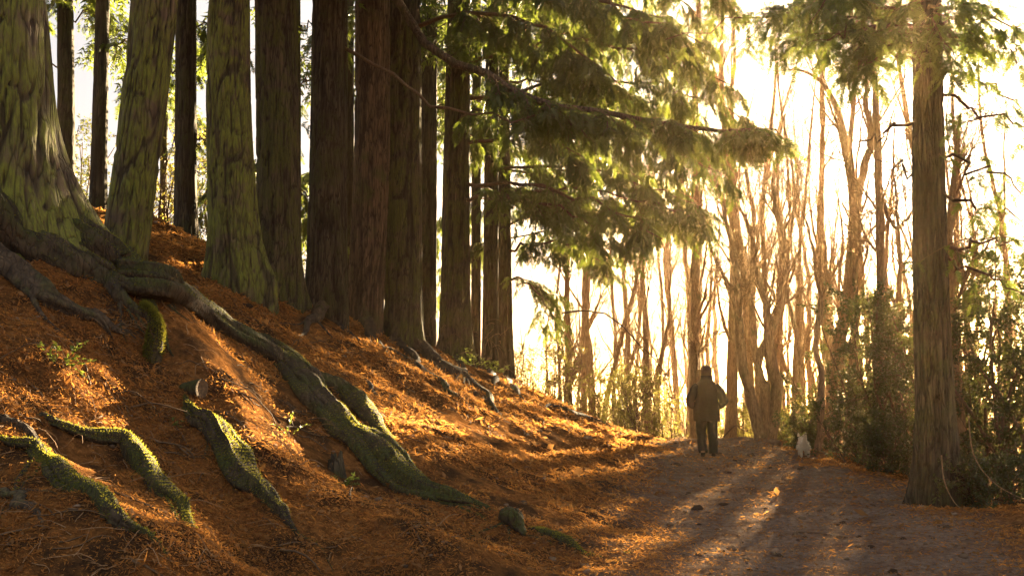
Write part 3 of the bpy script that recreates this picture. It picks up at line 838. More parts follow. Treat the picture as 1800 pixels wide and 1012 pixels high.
add_root(ROOT_W['mid'], [.006, .03, .045, .07, .085, .075, .045, .006], label='mossy root curving down the lower bank, middle one of three', seed=6, n=80, moss=3200, forks=4, lift=.1, strands=2, wig=.08, flen=1.0)
add_root(ROOT_W['right'], [.01, .05, .085, .095, .075, .04, .006], label='straight mossy root below the sawn log, rightmost of three on the lower bank', seed=7, n=80, moss=3200, forks=3, lift=.1, strands=2, wig=.07, flen=1.0)
add_root(ROOT_W['left'], [.01, .03, .05, .07, .065, .05, .03, .006], label='winding mossy root near the bottom left corner, leftmost of three', seed=8, n=80, moss=3000, forks=4, lift=.1, strands=2, wig=.08, flen=1.0)
H = lambda *p: [hit(*q) for q in p]
add_root(H((-10, 860), (15, 870), (45, 885), (80, 922)), [.01, .03, .04, .006], M_ROOT_DRY, label='short dark root at the left edge below the winding mossy root', seed=9, n=30, k=14, forks=2)
add_root([tuple(TREES['t7']['base'] + [.1, -.1, .15])] + H((770, 640), (815, 660), (850, 690), (888, 738)), [.15, .13, .12, .09, .008], M_ROOT_DRY, parent=T7, seed=10, n=60, moss=300, forks=6, strands=2, wig=.15, flen=1.3)
add_root([tuple(TREES['t7']['base'] + [-.1, -.2, .15])] + H((728, 632), (775, 672), (830, 718)), [.13, .08, .06, .006], M_ROOT_DRY, parent=T7, seed=11, n=60, forks=4, wig=.12, flen=1.2)
add_root([tuple(TREES['t3']['base'] + [.1, -.1, .2])] + H((462, 505), (495, 540)), [.2, .12, .008], M_ROOT, parent=T3, seed=12, n=30, forks=3)
add_root([tuple(TREES['t4']['base'] + [.1, -.1, .2])] + H((528, 520), (560, 545)), [.18, .1, .008], M_ROOT_DRY, parent=T4, seed=13, n=30, forks=3)
add_root([tuple(TREES['t2']['base'] + [-.05, -.1, .15])] + H((245, 480), (300, 520)), [.18, .1, .008], M_ROOT, parent=T2, seed=14, n=30, forks=3)
for i, (k_, o1, o2) in enumerate([('t5', (545, 560), (520, 590)), ('t5', (600, 575), (640, 610)), ('t6', (660, 600), (700, 640)), ('t9', (812, 650), (850, 672)), ('t11', (905, 690), (940, 715)), ('t10', (870, 668), (890, 690))]):
    add_root([tuple(TREES[k_]['base'] + [0, -.1, .12])] + H(o1, o2), [.13, .07, .006], M_ROOT_DRY, parent=TREES[k_]['root'], seed=40 + i, n=30, k=14, forks=3, flen=.9)
add_root(H((570, 632), (600, 648), (640, 668), (695, 718)), [.006, .035, .045, .006], M_ROOT_DRY, label='thin bare root half buried in needles above the dark mossy root', seed=15, n=40, k=12, forks=4, wig=.1)
add_root(H((630, 585), (660, 602), (700, 625), (760, 660), (805, 692)), [.006, .04, .045, .035, .006], M_ROOT_DRY, label='thin bare root running below the straight conifer with the green flank', seed=16, n=50, k=12, forks=5, wig=.15, flen=1.2)
add_root(H((945, 708), (970, 716), (1000, 722), (1045, 738), (1090, 758)), [.006, .06, .07, .06, .006], M_ROOT_DRY, label='low root ridge at the far end of the bank near the crest', seed=17, n=50, k=14, forks=5, wig=.15, flen=1.4)
add_root(H((922, 930), (940, 934), (965, 940), (1000, 955), (1040, 980)), [.006, .03, .05, .045, .006], M_ROOT, label='mossy root rib lying beside the path right of the dark stub', seed=18, n=50, k=16, moss=900, forks=4, lift=.1)
add_root(H((880, 915), (893, 920), (905, 926), (925, 945)), [.02, .07, .06, .006], M_ROOT, label='dark knobbly root stub at the edge of the path', seed=19, n=34, k=18, lift=.9, lump=.5, forks=3)
add_root(H((135, 535), (160, 548), (200, 575), (245, 598)), [.006, .035, .045, .006], M_ROOT_DRY, label='small dark root in the shade below the massive left trunk', seed=20, n=34, k=12, forks=3)
add_root(H((-20, 725), (10, 742), (40, 752), (95, 805)), [.01, .04, .05, .006], M_ROOT_DRY, label='stubby root at the left edge above the winding mossy root', seed=21, n=34, k=12, forks=3)


# log stub, stumps
def log_stub():
    e = hit(345, 693); s = hit(306, 672) - [0, 0, .12]; base = s
    dv = nz(e - s); P = np.array([s, s + dv * .15 + [0, 0, .02], (s + e) / 2 + [0, 0, .03], e + [0, 0, .05], e + dv * .06 + [0, 0, .05]])
    P = catmull(P, 24)
    rr = np.linspace(.07, .092, 24)
    t = thing('sawn_log', 'short sawn log poking out of the bank with its cut end showing', 'log', base)
    V, F = tubes(P, rr, 24); V = V + .01 * (V - np.repeat(P, 24, 0)) / .09 * fbm(V * 9, 2)[:, None]
    obj('bark', mesh('bark', V - base, F, M_ROOT, True, {'tint': np.zeros(len(V))}), t)
    ring = V[-24:]; c = ring.mean(0) - dv * .012
    W = [c]; tri = []; rings = 4
    for q in range(1, rings + 1): W += list(c + (ring - c) * q / rings)
    W = np.array(W)
    for j in range(24): tri.append((0, 1 + j, 1 + (j + 1) % 24))
    F4 = [(1 + q * 24 + j, 1 + (q + 1) * 24 + j, 1 + (q + 1) * 24 + (j + 1) % 24, 1 + q * 24 + (j + 1) % 24) for q in range(rings - 1) for j in range(24)]
    obj('cut_face', mesh('cut_face', W - base, [np.array(F4), np.array(tri)], M_CUT), t)


log_stub()


def stump(pts, radii, label, name, seed, jag=.03, moss=0, mat=M_ROOT):
    P = catmull(pts, 26); rr = catmull(np.array(radii)[:, None] * np.ones((1, 3)), 26)[:, 0]
    base = np.array(pts[0]); k = 20
    V, F = tubes(P, rr, k)
    out = V - np.repeat(P, k, 0)
    V = V + out * (.28 * fbm(V * np.array([9, 9, 3]) + seed, 3))[:, None]
    V[-k:, 2] += jag * np.random.default_rng(seed).uniform(-1, 1, k)
    c = V[-k:].mean(0) - [0, 0, jag]; V = np.vstack([V, c]); m = len(V) - 1
    tri = np.array([(m - k + j, m - k + (j + 1) % k, m) for j in range(k)])
    o = obj(name, mesh(name, V - base, [F, tri], mat, True, {'tint': np.zeros(len(V))})); o.location = tuple(base); tag(o, label, 'stump')
    if moss:
        (mv, mf), a = tufts(np.random.default_rng(seed), V, F, moss, .03, .006)
        obj('moss', mesh('moss', mv - base, mf, M_MOSSTUFT, False, {'tint': a}), o, kind='stuff')


s0 = hit(266, 628)
stump([tuple(s0 - [0, 0, .1]), tuple(s0 + [.02, 0, .15]), tuple(s0 + [.015, 0, .32]), tuple(s0 + [-.06, 0, .45]), tuple(s0 + [-.12, 0, .5])], [.085, .075, .065, .05, .025], 'bright green moss covered stub curving up beside the huge root', 'mossy_stub', 3, .02, 2600)
s1 = hit(590, 828)
stump([tuple(s1 - [0, 0, .1]), tuple(s1 + [0, 0, .06]), tuple(s1 + [-.01, 0, .13])], [.12, .09, .075], 'small splintered stump in front of the mossy bulge of the huge root', 'broken_stump', 5, .07, 0, M_BARK_BROWN)

# ------------------------------------------------------------------ litter on the ground
rng = np.random.default_rng(77)


def scatter(N, dmin, dmax, bank=True):
    d = dmin * (dmax / dmin) ** rng.uniform(0, 1, N)
    x = d * rng.uniform(-.58, .56, N)
    pm = path_mask(x, d)
    keep = rng.uniform(0, 1, N) < ((1 - .95 * pm) if bank else pm * .9 + .1)
    keep &= (x < 6.5) & (x > -8.5)
    patch = fbm(np.c_[x * 1.3, d * 1.3, 0 * x + 5], 3)
    if bank: keep &= rng.uniform(-.42, .5, N) < patch * 1.5 + .24
    return x[keep], d[keep]


def litter(name, mat, N, dmin, dmax, L, W, tilt, bank, label):
    x, y = scatter(N, dmin, dmax, bank); n = len(x)
    nr = gnormal(x, y)
    a = rng.uniform(0, 2 * math.pi, n)
    ax = np.c_[np.cos(a), np.sin(a), 0 * a]; ax = nz(ax - (ax * nr).sum(-1, keepdims=True) * nr + nr * np.abs(rng.normal(0, tilt, n))[:, None])
    nn = nz(nr + .8 * rng.normal(size=(n, 3)))
    sc = (np.clip(y / 9, .75, 2.2) * rng.lognormal(0, .35, n))
    pos = np.c_[x, y, gz(x, y) + .004 + .012 * rng.uniform(0, 1, n)]
    V, F = leaf_quads(pos, ax, nn, L * sc, W * sc)
    obj(name, mesh(name, V, F, mat, False, {'tint': np.repeat(np.clip(rng.normal(.42, .26, n) + .55 * fbm(np.c_[x * 2.1, y * 2.1, 0 * x + 9], 3), 0, 1), 4)}), kind='stuff', label=label)


litter('needle_litter', M_LITTER, 560000, 5.0, 27, .031, .0062, .35, True, 'orange brown fallen needles covering the bank')
litter('path_debris', M_DEADLEAF, 90000, 5.5, 25, .019, .007, .18, False, 'bits of bark, leaf and grit on the trodden path')


def stalks(name, N, pxr, pyr, L, r, label, mat, seed, arch=.6):
    g = np.random.default_rng(seed); mb = MB()
    for q in range(N):
        b = hit(g.uniform(*pxr), g.uniform(*pyr)); a = g.uniform(0, 2 * math.pi); l = L * g.uniform(.4, 1.3)
        d = nz(np.array([math.cos(a), math.sin(a), g.uniform(.1, 1.0)])); P = [b - [0, 0, .02]]
        for s in range(6):
            d = nz(d + .22 * g.normal(size=3) + [0, 0, -arch * .28]); P.append(P[-1] + d * l / 6)
        P = np.array(P); P[:, 2] = np.maximum(P[:, 2], gz(P[:, 0], P[:, 1]) + .006)
        mb.add(*tubes(P, r * g.uniform(.6, 1.3) * np.linspace(1, .5, 7), 4))
    obj(name, mb.mesh(name, mat), kind='stuff', label=label)


litter('dead_leaves', M_DEADLEAF, 40000, 5.0, 26, .042, .02, .4, True, 'brown dead leaves and bark flakes mixed into the needles')
stalks('dead_bracken', 110, (-40, 330), (540, 1000), .33, .003, 'dead bracken stalks on the shaded lower bank', M_STALK, 31)
stalks('dead_twigs', 260, (-40, 900), (560, 1005), .24, .0035, 'fine dead twigs lying over the bank', M_STALK, 32, .9)
stalks('fallen_sticks', 60, (-40, 1000), (600, 1005), .45, .008, 'dead sticks scattered over the bank', M_TWIG, 35, 1.0)
stalks('bank_rootlets', 170, (380, 1000), (540, 780), .5, .007, 'thin rootlets and sticks on the upper bank', M_TWIG, 33, 1.1)
for q, (px, py) in enumerate([(1120, 838), (1300, 905), (1405, 870), (1180, 975), (1450, 985), (1560, 930), (1640, 960)]):
    pass


def stick(pts, r, label, name='fallen_branch', k=7, mat=M_BARK_BARE):
    W = catmull([hit(*p) + [0, 0, r * .6] if len(p) == 2 else p for p in pts], 20)
    base = W[0]
    V, F = tubes(W, r * np.linspace(1, .4, 20), k)
    o = obj(name, mesh(name, V - base, F, mat)); o.location = tuple(base); tag(o, label, 'branch', 'fallen branches')


stick([at(1655, 800, 11.9), at(1660, 845, 11.7), at(1680, 885, 11.4), at(1712, 905, 11.0)], .008, 'pale fallen branch curved against the foot of the big right hand trunk')
stick([at(1702, 730, 11.6), at(1712, 800, 11.4), at(1750, 850, 11.1), at(1815, 885, 10.8)], .008, 'pale arching branch rising from the undergrowth at the right edge', 'arching_branch')
stick([(1400, 935), (1440, 938), (1490, 945)], .011, 'small stick lying on the path in front of the right hand trunk', mat=M_TWIG)
stick([(1272, 768), (1290, 745, ) if False else tuple(at(1292, 748, 24)), tuple(at(1305, 755, 24)), tuple(at(1325, 762, 24.2))], .02, 'dark broken branch propped beside the double stemmed tree', mat=M_TWIG)


# lumps of soil, stones, cones
def clod(rng, p, r):
    u = np.linspace(0, 2 * math.pi, 9)[:-1]; v = np.linspace(-1.2, 1.2, 5)
    V = np.array([[math.cos(b) * math.cos(a), math.cos(b) * math.sin(a), math.sin(b)] for b in v for a in u])
    V = V * (1 + .35 * vnoise(V * 1.7 + rng.uniform(0, 99)))[:, None] * np.array([1, rng.uniform(.6, 1.2), rng.uniform(.4, .7)]) * r
    id_ = np.arange(40).reshape(5, 8)
    return V + p, np.stack([id_[:-1], np.roll(id_[:-1], -1, 1), np.roll(id_[1:], -1, 1), id_[1:]], -1).reshape(-1, 4)


mb = MB()
xs, ys = scatter(900, 6, 24, True); xp, yp = scatter(1700, 7, 24, False)
for x, y in list(zip(xs, ys)) + list(zip(xp, yp)):
    r = rng.lognormal(-4.0, .5) * np.clip(y / 9, .8, 1.8)
    mb.add(*clod(rng, np.array([x, y, gz(x, y)[0]]), r), rng.uniform(0, .8))
obj('earth_clods', mb.mesh('earth_clods', M_DEBRIS), kind='stuff', label='small clods, cones and stones strewn over the ground')


# ------------------------------------------------------------------ small plants
def leafy_plant(name, px, py, h, n, lw, label, mat, cat='plant', seed=0, spread=1.0):
    g = np.random.default_rng(seed); b = hit(px, py); mbs, mbl = MB(), MB()
    for q in range(n):
        a = g.uniform(0, 2 * math.pi); d = nz(np.array([math.cos(a) * spread, math.sin(a) * spread, g.uniform(.5, 1.5)])); P = [b - [0, 0, .03]]
        for s in range(7):
            d = nz(d + .12 * g.normal(size=3) + [0, 0, -.1]); P.append(P[-1] + d * h * g.uniform(.7, 1.1) / 6)
        P = np.array(P); mbs.add(*tubes(P, .004 * np.linspace(1, .4, 8), 4))
        m = 22; f = g.uniform(1.5, 6.99, m); i = f.astype(int); f = (f - i)[:, None]
        pos = P[i] * (1 - f) + P[i + 1] * f; tn = nz(P[i + 1] - P[i])
        sd = nz(np.cross(tn, [0, 0, 1.0]) * g.choice([-1, 1], m)[:, None] + tn * .6 + .3 * g.normal(size=(m, 3)))
        V, F = leaf_quads(pos, sd, nz(np.array([0, 0, 1.0]) + .5 * g.normal(size=(m, 3))), lw * 2.2 * g.uniform(.6, 1.2, m), lw)
        mbl.add(V, F, np.repeat(g.uniform(0, 1, m), 4))
    t = thing(name, label, cat, b, 'small plants on the bank')
    obj('stems', mbs.mesh('stems', M_TWIG, b), t); obj('leaves', mbl.mesh('leaves', mat, b, False), t)


leafy_plant('bramble_plant', 105, 640, .28, 12, .022, 'leafy green bramble on the left of the bank among dead stalks', M_FERN, seed=1)
leafy_plant('fern', 508, 768, .28, 3, .018, 'single bright fern frond in the hollow left of the huge root', M_FERN, 'fern', 2, .6)
leafy_plant('bramble_plant', 602, 852, .16, 9, .018, 'small green plant under the mossy bulge of the huge root', M_FERN, seed=3)
leafy_plant('fern', 835, 645, .5, 12, .035, 'ferny green clump at the foot of the bough bearing conifer', M_FERN, 'fern', 4)
leafy_plant('fern', 870, 655, .4, 9, .035, 'green clump at the foot of the last two conifers of the row', M_FERN, 'fern', 5)
leafy_plant('moss_plant', 300, 745, .1, 7, .014, 'tiny bright green sprig below the sawn log', M_FERN, seed=6)
leafy_plant('bramble_plant', 486, 502, .35, 9, .022, 'leafy sprig between the flared green trunk and its neighbour', M_FERN, seed=7)
leafy_plant('moss_plant', 1095, 968, .08, 7, .014, 'little yellow green weed at the lower edge of the path', M_FERN, seed=8)
leafy_plant('moss_plant', 730, 615, .3, 8, .03, 'green tuft at the foot of the straight conifer with the green flank', M_FERN, seed=9)


# ------------------------------------------------------------------ bare trees beyond the path
def bare_tree_parts(g, stems, lv=(13, 8, 5), L=(2.6, 1.2, .55), ang=36, up=.12, t0=.25, fine=True, k0=10, spread=1.0):
    """stems: list of (points, radii). returns list of trunk (V,F) and branch MB"""
    tr, mb = [], MB()
    for P, Rr in stems:
        n = 26; Pc = catmull(P, n); rc = np.interp(np.linspace(0, 1, n), np.linspace(0, 1, len(Rr)), Rr)
        Pc[1:-1, :2] += .018 * g.normal(size=(n - 2, 2))
        V, F = tubes(Pc, rc, k0)
        V = V + (V - np.repeat(Pc, k0, 0)) * (.12 * fbm(V * np.array([4, 4, .9]), 2))[:, None]
        tr.append((V, F, Pc, rc))
        P1, R1 = grow(g, Pc[None], rc[None], lv[0], t0, .99, L[0], ang, up, .10, 9, .38, 0, .40, .009)
        P2, R2 = grow(g, P1, R1, lv[1], .15, 1.0, L[1], 42, up * .6, .17, 6, .6, 0, .5, .0075)
        mb.add(*tubes(P1, R1, 5)); mb.add(*tubes(P2, R2, 3))
        if fine:
            P3, R3 = grow(g, P2, R2, lv[2], .15, 1.0, L[2], 42, .03, .2, 4, .6, 0, .4, .006); mb.add(*tubes(P3, R3, 3))
    return tr, mb


def bare_tree(label, stems, seed, name='bare_tree', group='bare trees beyond the path', base=None, leaves=0, **kw):
    g = np.random.default_rng(seed)
    tr, mb = bare_tree_parts(g, stems, **kw)
    b = tr[0][2][0] if base is None else base
    b = np.array([b[0], b[1], gz(b[0], b[1])[0]])
    t = thing(name, label, 'tree', b, group)
    for V, F, _, _ in tr:
        obj('trunk', mesh('trunk', V - b, F, M_BARK_BARE, True, {'tint': np.zeros(len(V))}), t)
    obj('branches', mb.mesh('branches', M_FINE, b), t)
    return t


def stem(d, pts, w0, w1, to_ground=True):
    W = [at(x, y, d) for x, y in pts]
    if to_ground:
        b = W[0].copy(); b[2] = gz(b[0], b[1])[0] - .15; W = [b] + (W if W[0][2] > b[2] + .35 else W[1:])
    return W, np.array([w0, w0 * .75 + w1 * .25, (w0 + w1) / 2, w1, w1 * .3]) * d / 3600


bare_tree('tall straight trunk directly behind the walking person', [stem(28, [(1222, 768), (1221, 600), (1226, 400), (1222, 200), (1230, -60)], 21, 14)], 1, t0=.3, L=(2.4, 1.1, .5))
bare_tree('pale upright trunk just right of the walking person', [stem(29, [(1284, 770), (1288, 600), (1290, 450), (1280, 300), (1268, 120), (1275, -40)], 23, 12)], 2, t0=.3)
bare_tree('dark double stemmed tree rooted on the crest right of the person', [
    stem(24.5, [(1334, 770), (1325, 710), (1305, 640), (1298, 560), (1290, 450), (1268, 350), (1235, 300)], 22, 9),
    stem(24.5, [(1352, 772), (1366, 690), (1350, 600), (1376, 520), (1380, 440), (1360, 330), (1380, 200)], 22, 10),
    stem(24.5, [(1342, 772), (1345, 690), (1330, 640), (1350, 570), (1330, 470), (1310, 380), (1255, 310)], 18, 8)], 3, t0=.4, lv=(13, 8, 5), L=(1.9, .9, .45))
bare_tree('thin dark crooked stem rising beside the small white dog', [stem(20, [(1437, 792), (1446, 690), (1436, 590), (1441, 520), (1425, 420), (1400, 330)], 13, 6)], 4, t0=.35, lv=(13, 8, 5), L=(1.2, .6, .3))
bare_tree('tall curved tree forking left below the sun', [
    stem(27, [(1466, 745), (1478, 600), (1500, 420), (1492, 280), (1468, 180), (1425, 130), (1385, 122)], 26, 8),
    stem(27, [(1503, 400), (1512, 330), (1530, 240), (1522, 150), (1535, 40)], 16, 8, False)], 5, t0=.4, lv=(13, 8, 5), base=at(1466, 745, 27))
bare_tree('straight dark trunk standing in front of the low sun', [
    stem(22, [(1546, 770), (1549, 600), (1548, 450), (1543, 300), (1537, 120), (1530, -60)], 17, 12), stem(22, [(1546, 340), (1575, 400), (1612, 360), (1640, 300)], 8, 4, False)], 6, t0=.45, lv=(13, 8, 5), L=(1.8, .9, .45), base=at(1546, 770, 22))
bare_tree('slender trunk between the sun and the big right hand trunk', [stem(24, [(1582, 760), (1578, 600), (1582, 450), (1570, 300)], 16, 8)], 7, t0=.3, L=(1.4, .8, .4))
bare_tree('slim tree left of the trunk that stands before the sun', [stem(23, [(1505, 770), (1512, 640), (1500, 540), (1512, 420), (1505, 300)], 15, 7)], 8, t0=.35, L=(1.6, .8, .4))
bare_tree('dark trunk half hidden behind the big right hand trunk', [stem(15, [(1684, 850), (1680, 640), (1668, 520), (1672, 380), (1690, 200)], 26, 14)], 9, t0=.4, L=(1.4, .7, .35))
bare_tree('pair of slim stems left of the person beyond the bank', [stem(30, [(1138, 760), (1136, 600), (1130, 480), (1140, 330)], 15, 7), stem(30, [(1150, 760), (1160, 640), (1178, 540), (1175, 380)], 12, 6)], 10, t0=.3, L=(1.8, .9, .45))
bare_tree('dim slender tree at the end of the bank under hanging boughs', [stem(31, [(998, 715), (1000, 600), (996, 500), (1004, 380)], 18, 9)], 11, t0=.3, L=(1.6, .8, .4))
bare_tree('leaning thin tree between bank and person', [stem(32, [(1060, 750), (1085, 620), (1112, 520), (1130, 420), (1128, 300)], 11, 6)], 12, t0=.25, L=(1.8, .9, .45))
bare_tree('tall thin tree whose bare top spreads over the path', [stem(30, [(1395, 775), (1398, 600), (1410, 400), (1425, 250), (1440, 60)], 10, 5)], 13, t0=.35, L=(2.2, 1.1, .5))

PROTO = []
for q in range(6):
    g = np.random.default_rng(400 + q); h = g.uniform(12, 16)
    P = np.array([[0, 0, -.5]] + [[.3 * g.normal() * s, .3 * g.normal() * s, h * s] for s in (.2, .4, .6, .8, 1.0)])
    st = [(P, np.array([.10, .085, .066, .044, .008]) * g.uniform(.6, 1.3))]
    if q % 2: st.append((np.array([P[1], P[1] + [.5 * g.normal(), .4 * g.normal(), h * .3], P[1] + [1.1 * g.normal(), .6 * g.normal(), h * .62]]), np.linspace(.08, .02, 5)))
    tr, mb = bare_tree_parts(g, st, lv=(12, 6, 4), L=(2.4, 1.1, .6), t0=.2)
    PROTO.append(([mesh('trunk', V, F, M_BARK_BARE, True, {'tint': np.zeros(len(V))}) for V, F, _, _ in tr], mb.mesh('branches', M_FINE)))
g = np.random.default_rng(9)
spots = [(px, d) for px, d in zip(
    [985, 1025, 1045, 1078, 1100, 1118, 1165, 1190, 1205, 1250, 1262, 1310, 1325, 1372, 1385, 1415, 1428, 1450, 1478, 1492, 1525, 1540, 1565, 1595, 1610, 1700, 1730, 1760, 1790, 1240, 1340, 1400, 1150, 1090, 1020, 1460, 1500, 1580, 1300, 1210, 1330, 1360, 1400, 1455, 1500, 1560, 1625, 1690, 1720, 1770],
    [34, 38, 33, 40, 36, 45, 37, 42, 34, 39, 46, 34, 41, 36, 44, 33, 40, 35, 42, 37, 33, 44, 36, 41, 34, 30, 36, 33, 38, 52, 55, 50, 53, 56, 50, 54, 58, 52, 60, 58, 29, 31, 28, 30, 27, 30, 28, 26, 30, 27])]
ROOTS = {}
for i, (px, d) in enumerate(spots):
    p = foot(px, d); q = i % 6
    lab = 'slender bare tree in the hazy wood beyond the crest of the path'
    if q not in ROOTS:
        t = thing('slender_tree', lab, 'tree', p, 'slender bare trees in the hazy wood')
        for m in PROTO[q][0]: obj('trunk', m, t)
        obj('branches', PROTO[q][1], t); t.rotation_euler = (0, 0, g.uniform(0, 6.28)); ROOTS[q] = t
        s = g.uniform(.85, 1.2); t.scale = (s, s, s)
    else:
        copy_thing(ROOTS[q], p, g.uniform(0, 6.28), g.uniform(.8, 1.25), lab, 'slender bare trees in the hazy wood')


far = MB()
g = np.random.default_rng(12)
for q in range(75):
    d = g.uniform(58, 120); px = g.uniform(860, 1900); p = foot(px, d); h = g.uniform(8, 13)
    Pt = np.array([p + [0, 0, -.5]] + [p + [.3 * g.normal(), .3 * g.normal(), h * f] for f in (.25, .5, .75, 1)])
    rt = np.linspace(.15, .03, 5)
    P1, R1_ = grow(g, Pt[None], rt[None], 16, .15, 1, 3.0, 42, .1, .14, 6, .5, 0, .45, .016)
    P2, R2 = grow(g, P1, R1_, 7, .15, 1, 1.3, 42, .05, .17, 3, .6, 0, .45, .011)
    far.add(*tubes(Pt, rt, 6)); far.add(*tubes(P1, R1_, 4)); far.add(*tubes(P2, R2, 3))
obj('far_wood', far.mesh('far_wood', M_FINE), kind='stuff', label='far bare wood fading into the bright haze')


# ------------------------------------------------------------------ big right-hand conifer
P, b = trunk_path(1650, 872, 12.4, 1629, 14, 170, bend=-.03)
rad = trunk_radii(P, b, 66 * 12.4 / 3600, 46 * 12.4 / 3600, 12.4)
base = np.array([b[0], b[1], gz(b[0], b[1])[0]])
R1 = thing('conifer_tree', 'big straight conifer at the right edge of the path, lit golden near the sun', 'tree', base)
obj('trunk', trunk_mesh('trunk', P, rad, 90, M_BARK_BROWN, 4, depth=.022, plates=(9, 1.1), flare=.5, lobes=6, off=base), R1)
TREES['r1'] = dict(root=R1, base=base, P=P, R=rad, d=12.4, wood=MB(), crown=MB(), mat=M_BARK_BROWN)
for i, (y0, pts, kw) in enumerate([
        (110, [(1540, 70, 12.8), (1460, 50, 13), (1380, 70, 13.2)], {}), (60, [(1540, 20, 12.2), (1440, 5, 12), (1370, 20, 12)], {}), (70, [(1560, 40, 11.6), (1500, 50, 11.2), (1440, 90, 11)], {}),
        (20, [(1570, -20, 13), (1510, 0, 13.6), (1460, 50, 14)], {}), (110, [(1590, 80, 12), (1550, 90, 11.8), (1510, 125, 11.7)], {}), (20, [(1690, 10, 12), (1740, 30, 11.8), (1790, 70, 11.5)], {}),
        (50, [(1600, 50, 13.2), (1580, 70, 13.8), (1540, 110, 14.2)], {}), (-30, [(1540, -60, 12.6), (1450, -40, 12.8), (1380, 10, 13)], {}), (-60, [(1560, -80, 11.6), (1490, -50, 11), (1440, 20, 10.8)], {}),
        (70, [(1655, 50, 11.8), (1668, 70, 11.3), (1680, 105, 11)], {}), (-20, [(1640, -20, 11.8), (1650, 20, 11.2), (1650, 80, 11)], {}),
        (60, [(1480, 20, 13), (1320, 30, 13.4), (1170, 70, 13.6)], dict(per=2, dens=.5)), (-10, [(1500, -30, 13), (1400, 10, 13.4), (1290, 90, 13.8)], dict(per=3, dens=.5)),
        (150, [(1700, 190, 12.2), (1760, 215, 12), (1840, 245, 11.8)], dict(per=1, dens=.7)), (110, [(1700, 130, 12.3), (1760, 165, 12.2), (1830, 205, 12)], dict(per=2, dens=.7)),
        (265, [(1700, 290, 12.2), (1760, 325, 12), (1830, 345, 11.8)], dict(per=1, dens=.6)), (350, [(1710, 355, 12.2), (1770, 375, 12), (1830, 382, 11.9)], dict(per=1, dens=.6)),
        (430, [(1700, 425, 12.2), (1760, 428, 12), (1830, 432, 11.8)], dict(per=2, dens=.8)), (450, [(1710, 470, 12.3), (1770, 500, 12.2), (1830, 545, 12)], dict(per=1, dens=.6)),
        (60, [(1720, 70, 12.4), (1770, 85, 12.3), (1830, 110, 12.2)], dict(per=2, dens=.8)), (200, [(1560, 235, 12.6), (1500, 260, 12.8)], dict(per=0, dens=.4)), (320, [(1590, 300, 12.6), (1540, 280, 12.8)], dict(per=0, dens=.4))]):
    a = dict(dens=1.1, sec=.8, droop=.3, tint=.7, size=.17, per=5, start=.15); a.update(kw)
    add_limb('r1', [on_trunk('r1', y0)] + [at(*p) for p in pts], .024, 120 + i, **a)
t = TREES['r1']
rng2 = np.random.default_rng(321)
for j in range(14):
    z = rng2.uniform(7.5, 13.5); p0 = np.array([np.interp(z, P[:, 2], P[:, c]) for c in range(3)]); a = j * 2.4; L = rng2.uniform(1.6, 2.6)
    dv = np.array([math.cos(a), math.sin(a), 0])
    conifer_limb(rng2, [p0, p0 + dv * L * .5, p0 + dv * L + [0, 0, -.5]], .03, t['wood'], t['crown'], dens=.5, sec=.9, size=.45, per=3, lo=True, n=8)
obj('branches', t['wood'].mesh('branches', M_TWIG, base), R1); obj('crown', t['crown'].mesh('crown', M_NEEDLE, base, False), R1)


# ------------------------------------------------------------------ evergreen bushes and undergrowth
def bush(label, px, d, h, w, leaves, seed, mat=M_HOLLY, ls=.06, name='evergreen_bush', cat='bush', group='evergreen bushes', stems=6, x=None, lean=.25):
    g = np.random.default_rng(seed); p = foot(px, d) if x is None else np.array([x, d, gz(x, d)[0]])
    wood, crown = MB(), MB()
    P0 = []
    for q in range(stems):
        a = g.uniform(0, 6.28); P = [p + [.15 * math.cos(a), .15 * math.sin(a), -.15]]; dv = nz(np.array([math.cos(a) * lean * w / h * 2, math.sin(a) * lean * w / h * 2, 1.0]))
        for s in range(8):
            dv = nz(dv + .12 * g.normal(size=3) + [0, 0, .05]); P.append(P[-1] + dv * h * g.uniform(.75, 1.1) / 8)
        P0.append(P)
    P0 = np.array(P0); R0 = np.ones((stems, 9)) * np.linspace(.03, .008, 9) * (h / 3) ** .5
    P1, R1_ = grow(g, P0, R0, 14, .08, 1, w * .6, 55, .04, .14, 5, .5, 0, .35, .005)
    P2, R2 = grow(g, P1, R1_, 4, .1, 1, w * .3, 45, .0, .15, 3, .6, 0, .3, .003)
    wood.add(*tubes(P0, R0, 6)); wood.add(*tubes(P1, R1_, 3)); wood.add(*tubes(P2, R2, 3))
    B, n, _ = P2.shape; per = max(1, int(leaves * 1.5) // B)
    f = g.uniform(.3, n - 1.01, (B, per)); i = f.astype(int); f = (f - i)[..., None]; bi = np.arange(B)[:, None]
    pos = (P2[bi, i] * (1 - f) + P2[bi, i + 1] * f).reshape(-1, 3); N = len(pos)
    ax = nz(g.normal(size=(N, 3)) + [0, 0, -.2]); pos = pos + ax * .01
    V, F = leaf_quads(pos, ax, nz(g.normal(size=(N, 3)) + [0, 0, .6]), 1.0 * ls * g.uniform(.6, 1.4, N), 1.0 * ls * .6 * g.uniform(.7, 1.2, N), .12)
    clump = np.repeat(g.uniform(-.2, .2, B), per)
    crown.add(V, F, np.repeat(np.clip(g.uniform(0, 1, N) * .8 + clump, 0, 1), 4))
    t = thing(name, label, cat, p, group)
    obj('stems', wood.mesh('stems', M_TWIG, p), t); obj('leaves', crown.mesh('leaves', mat, p, False), t)
    return t


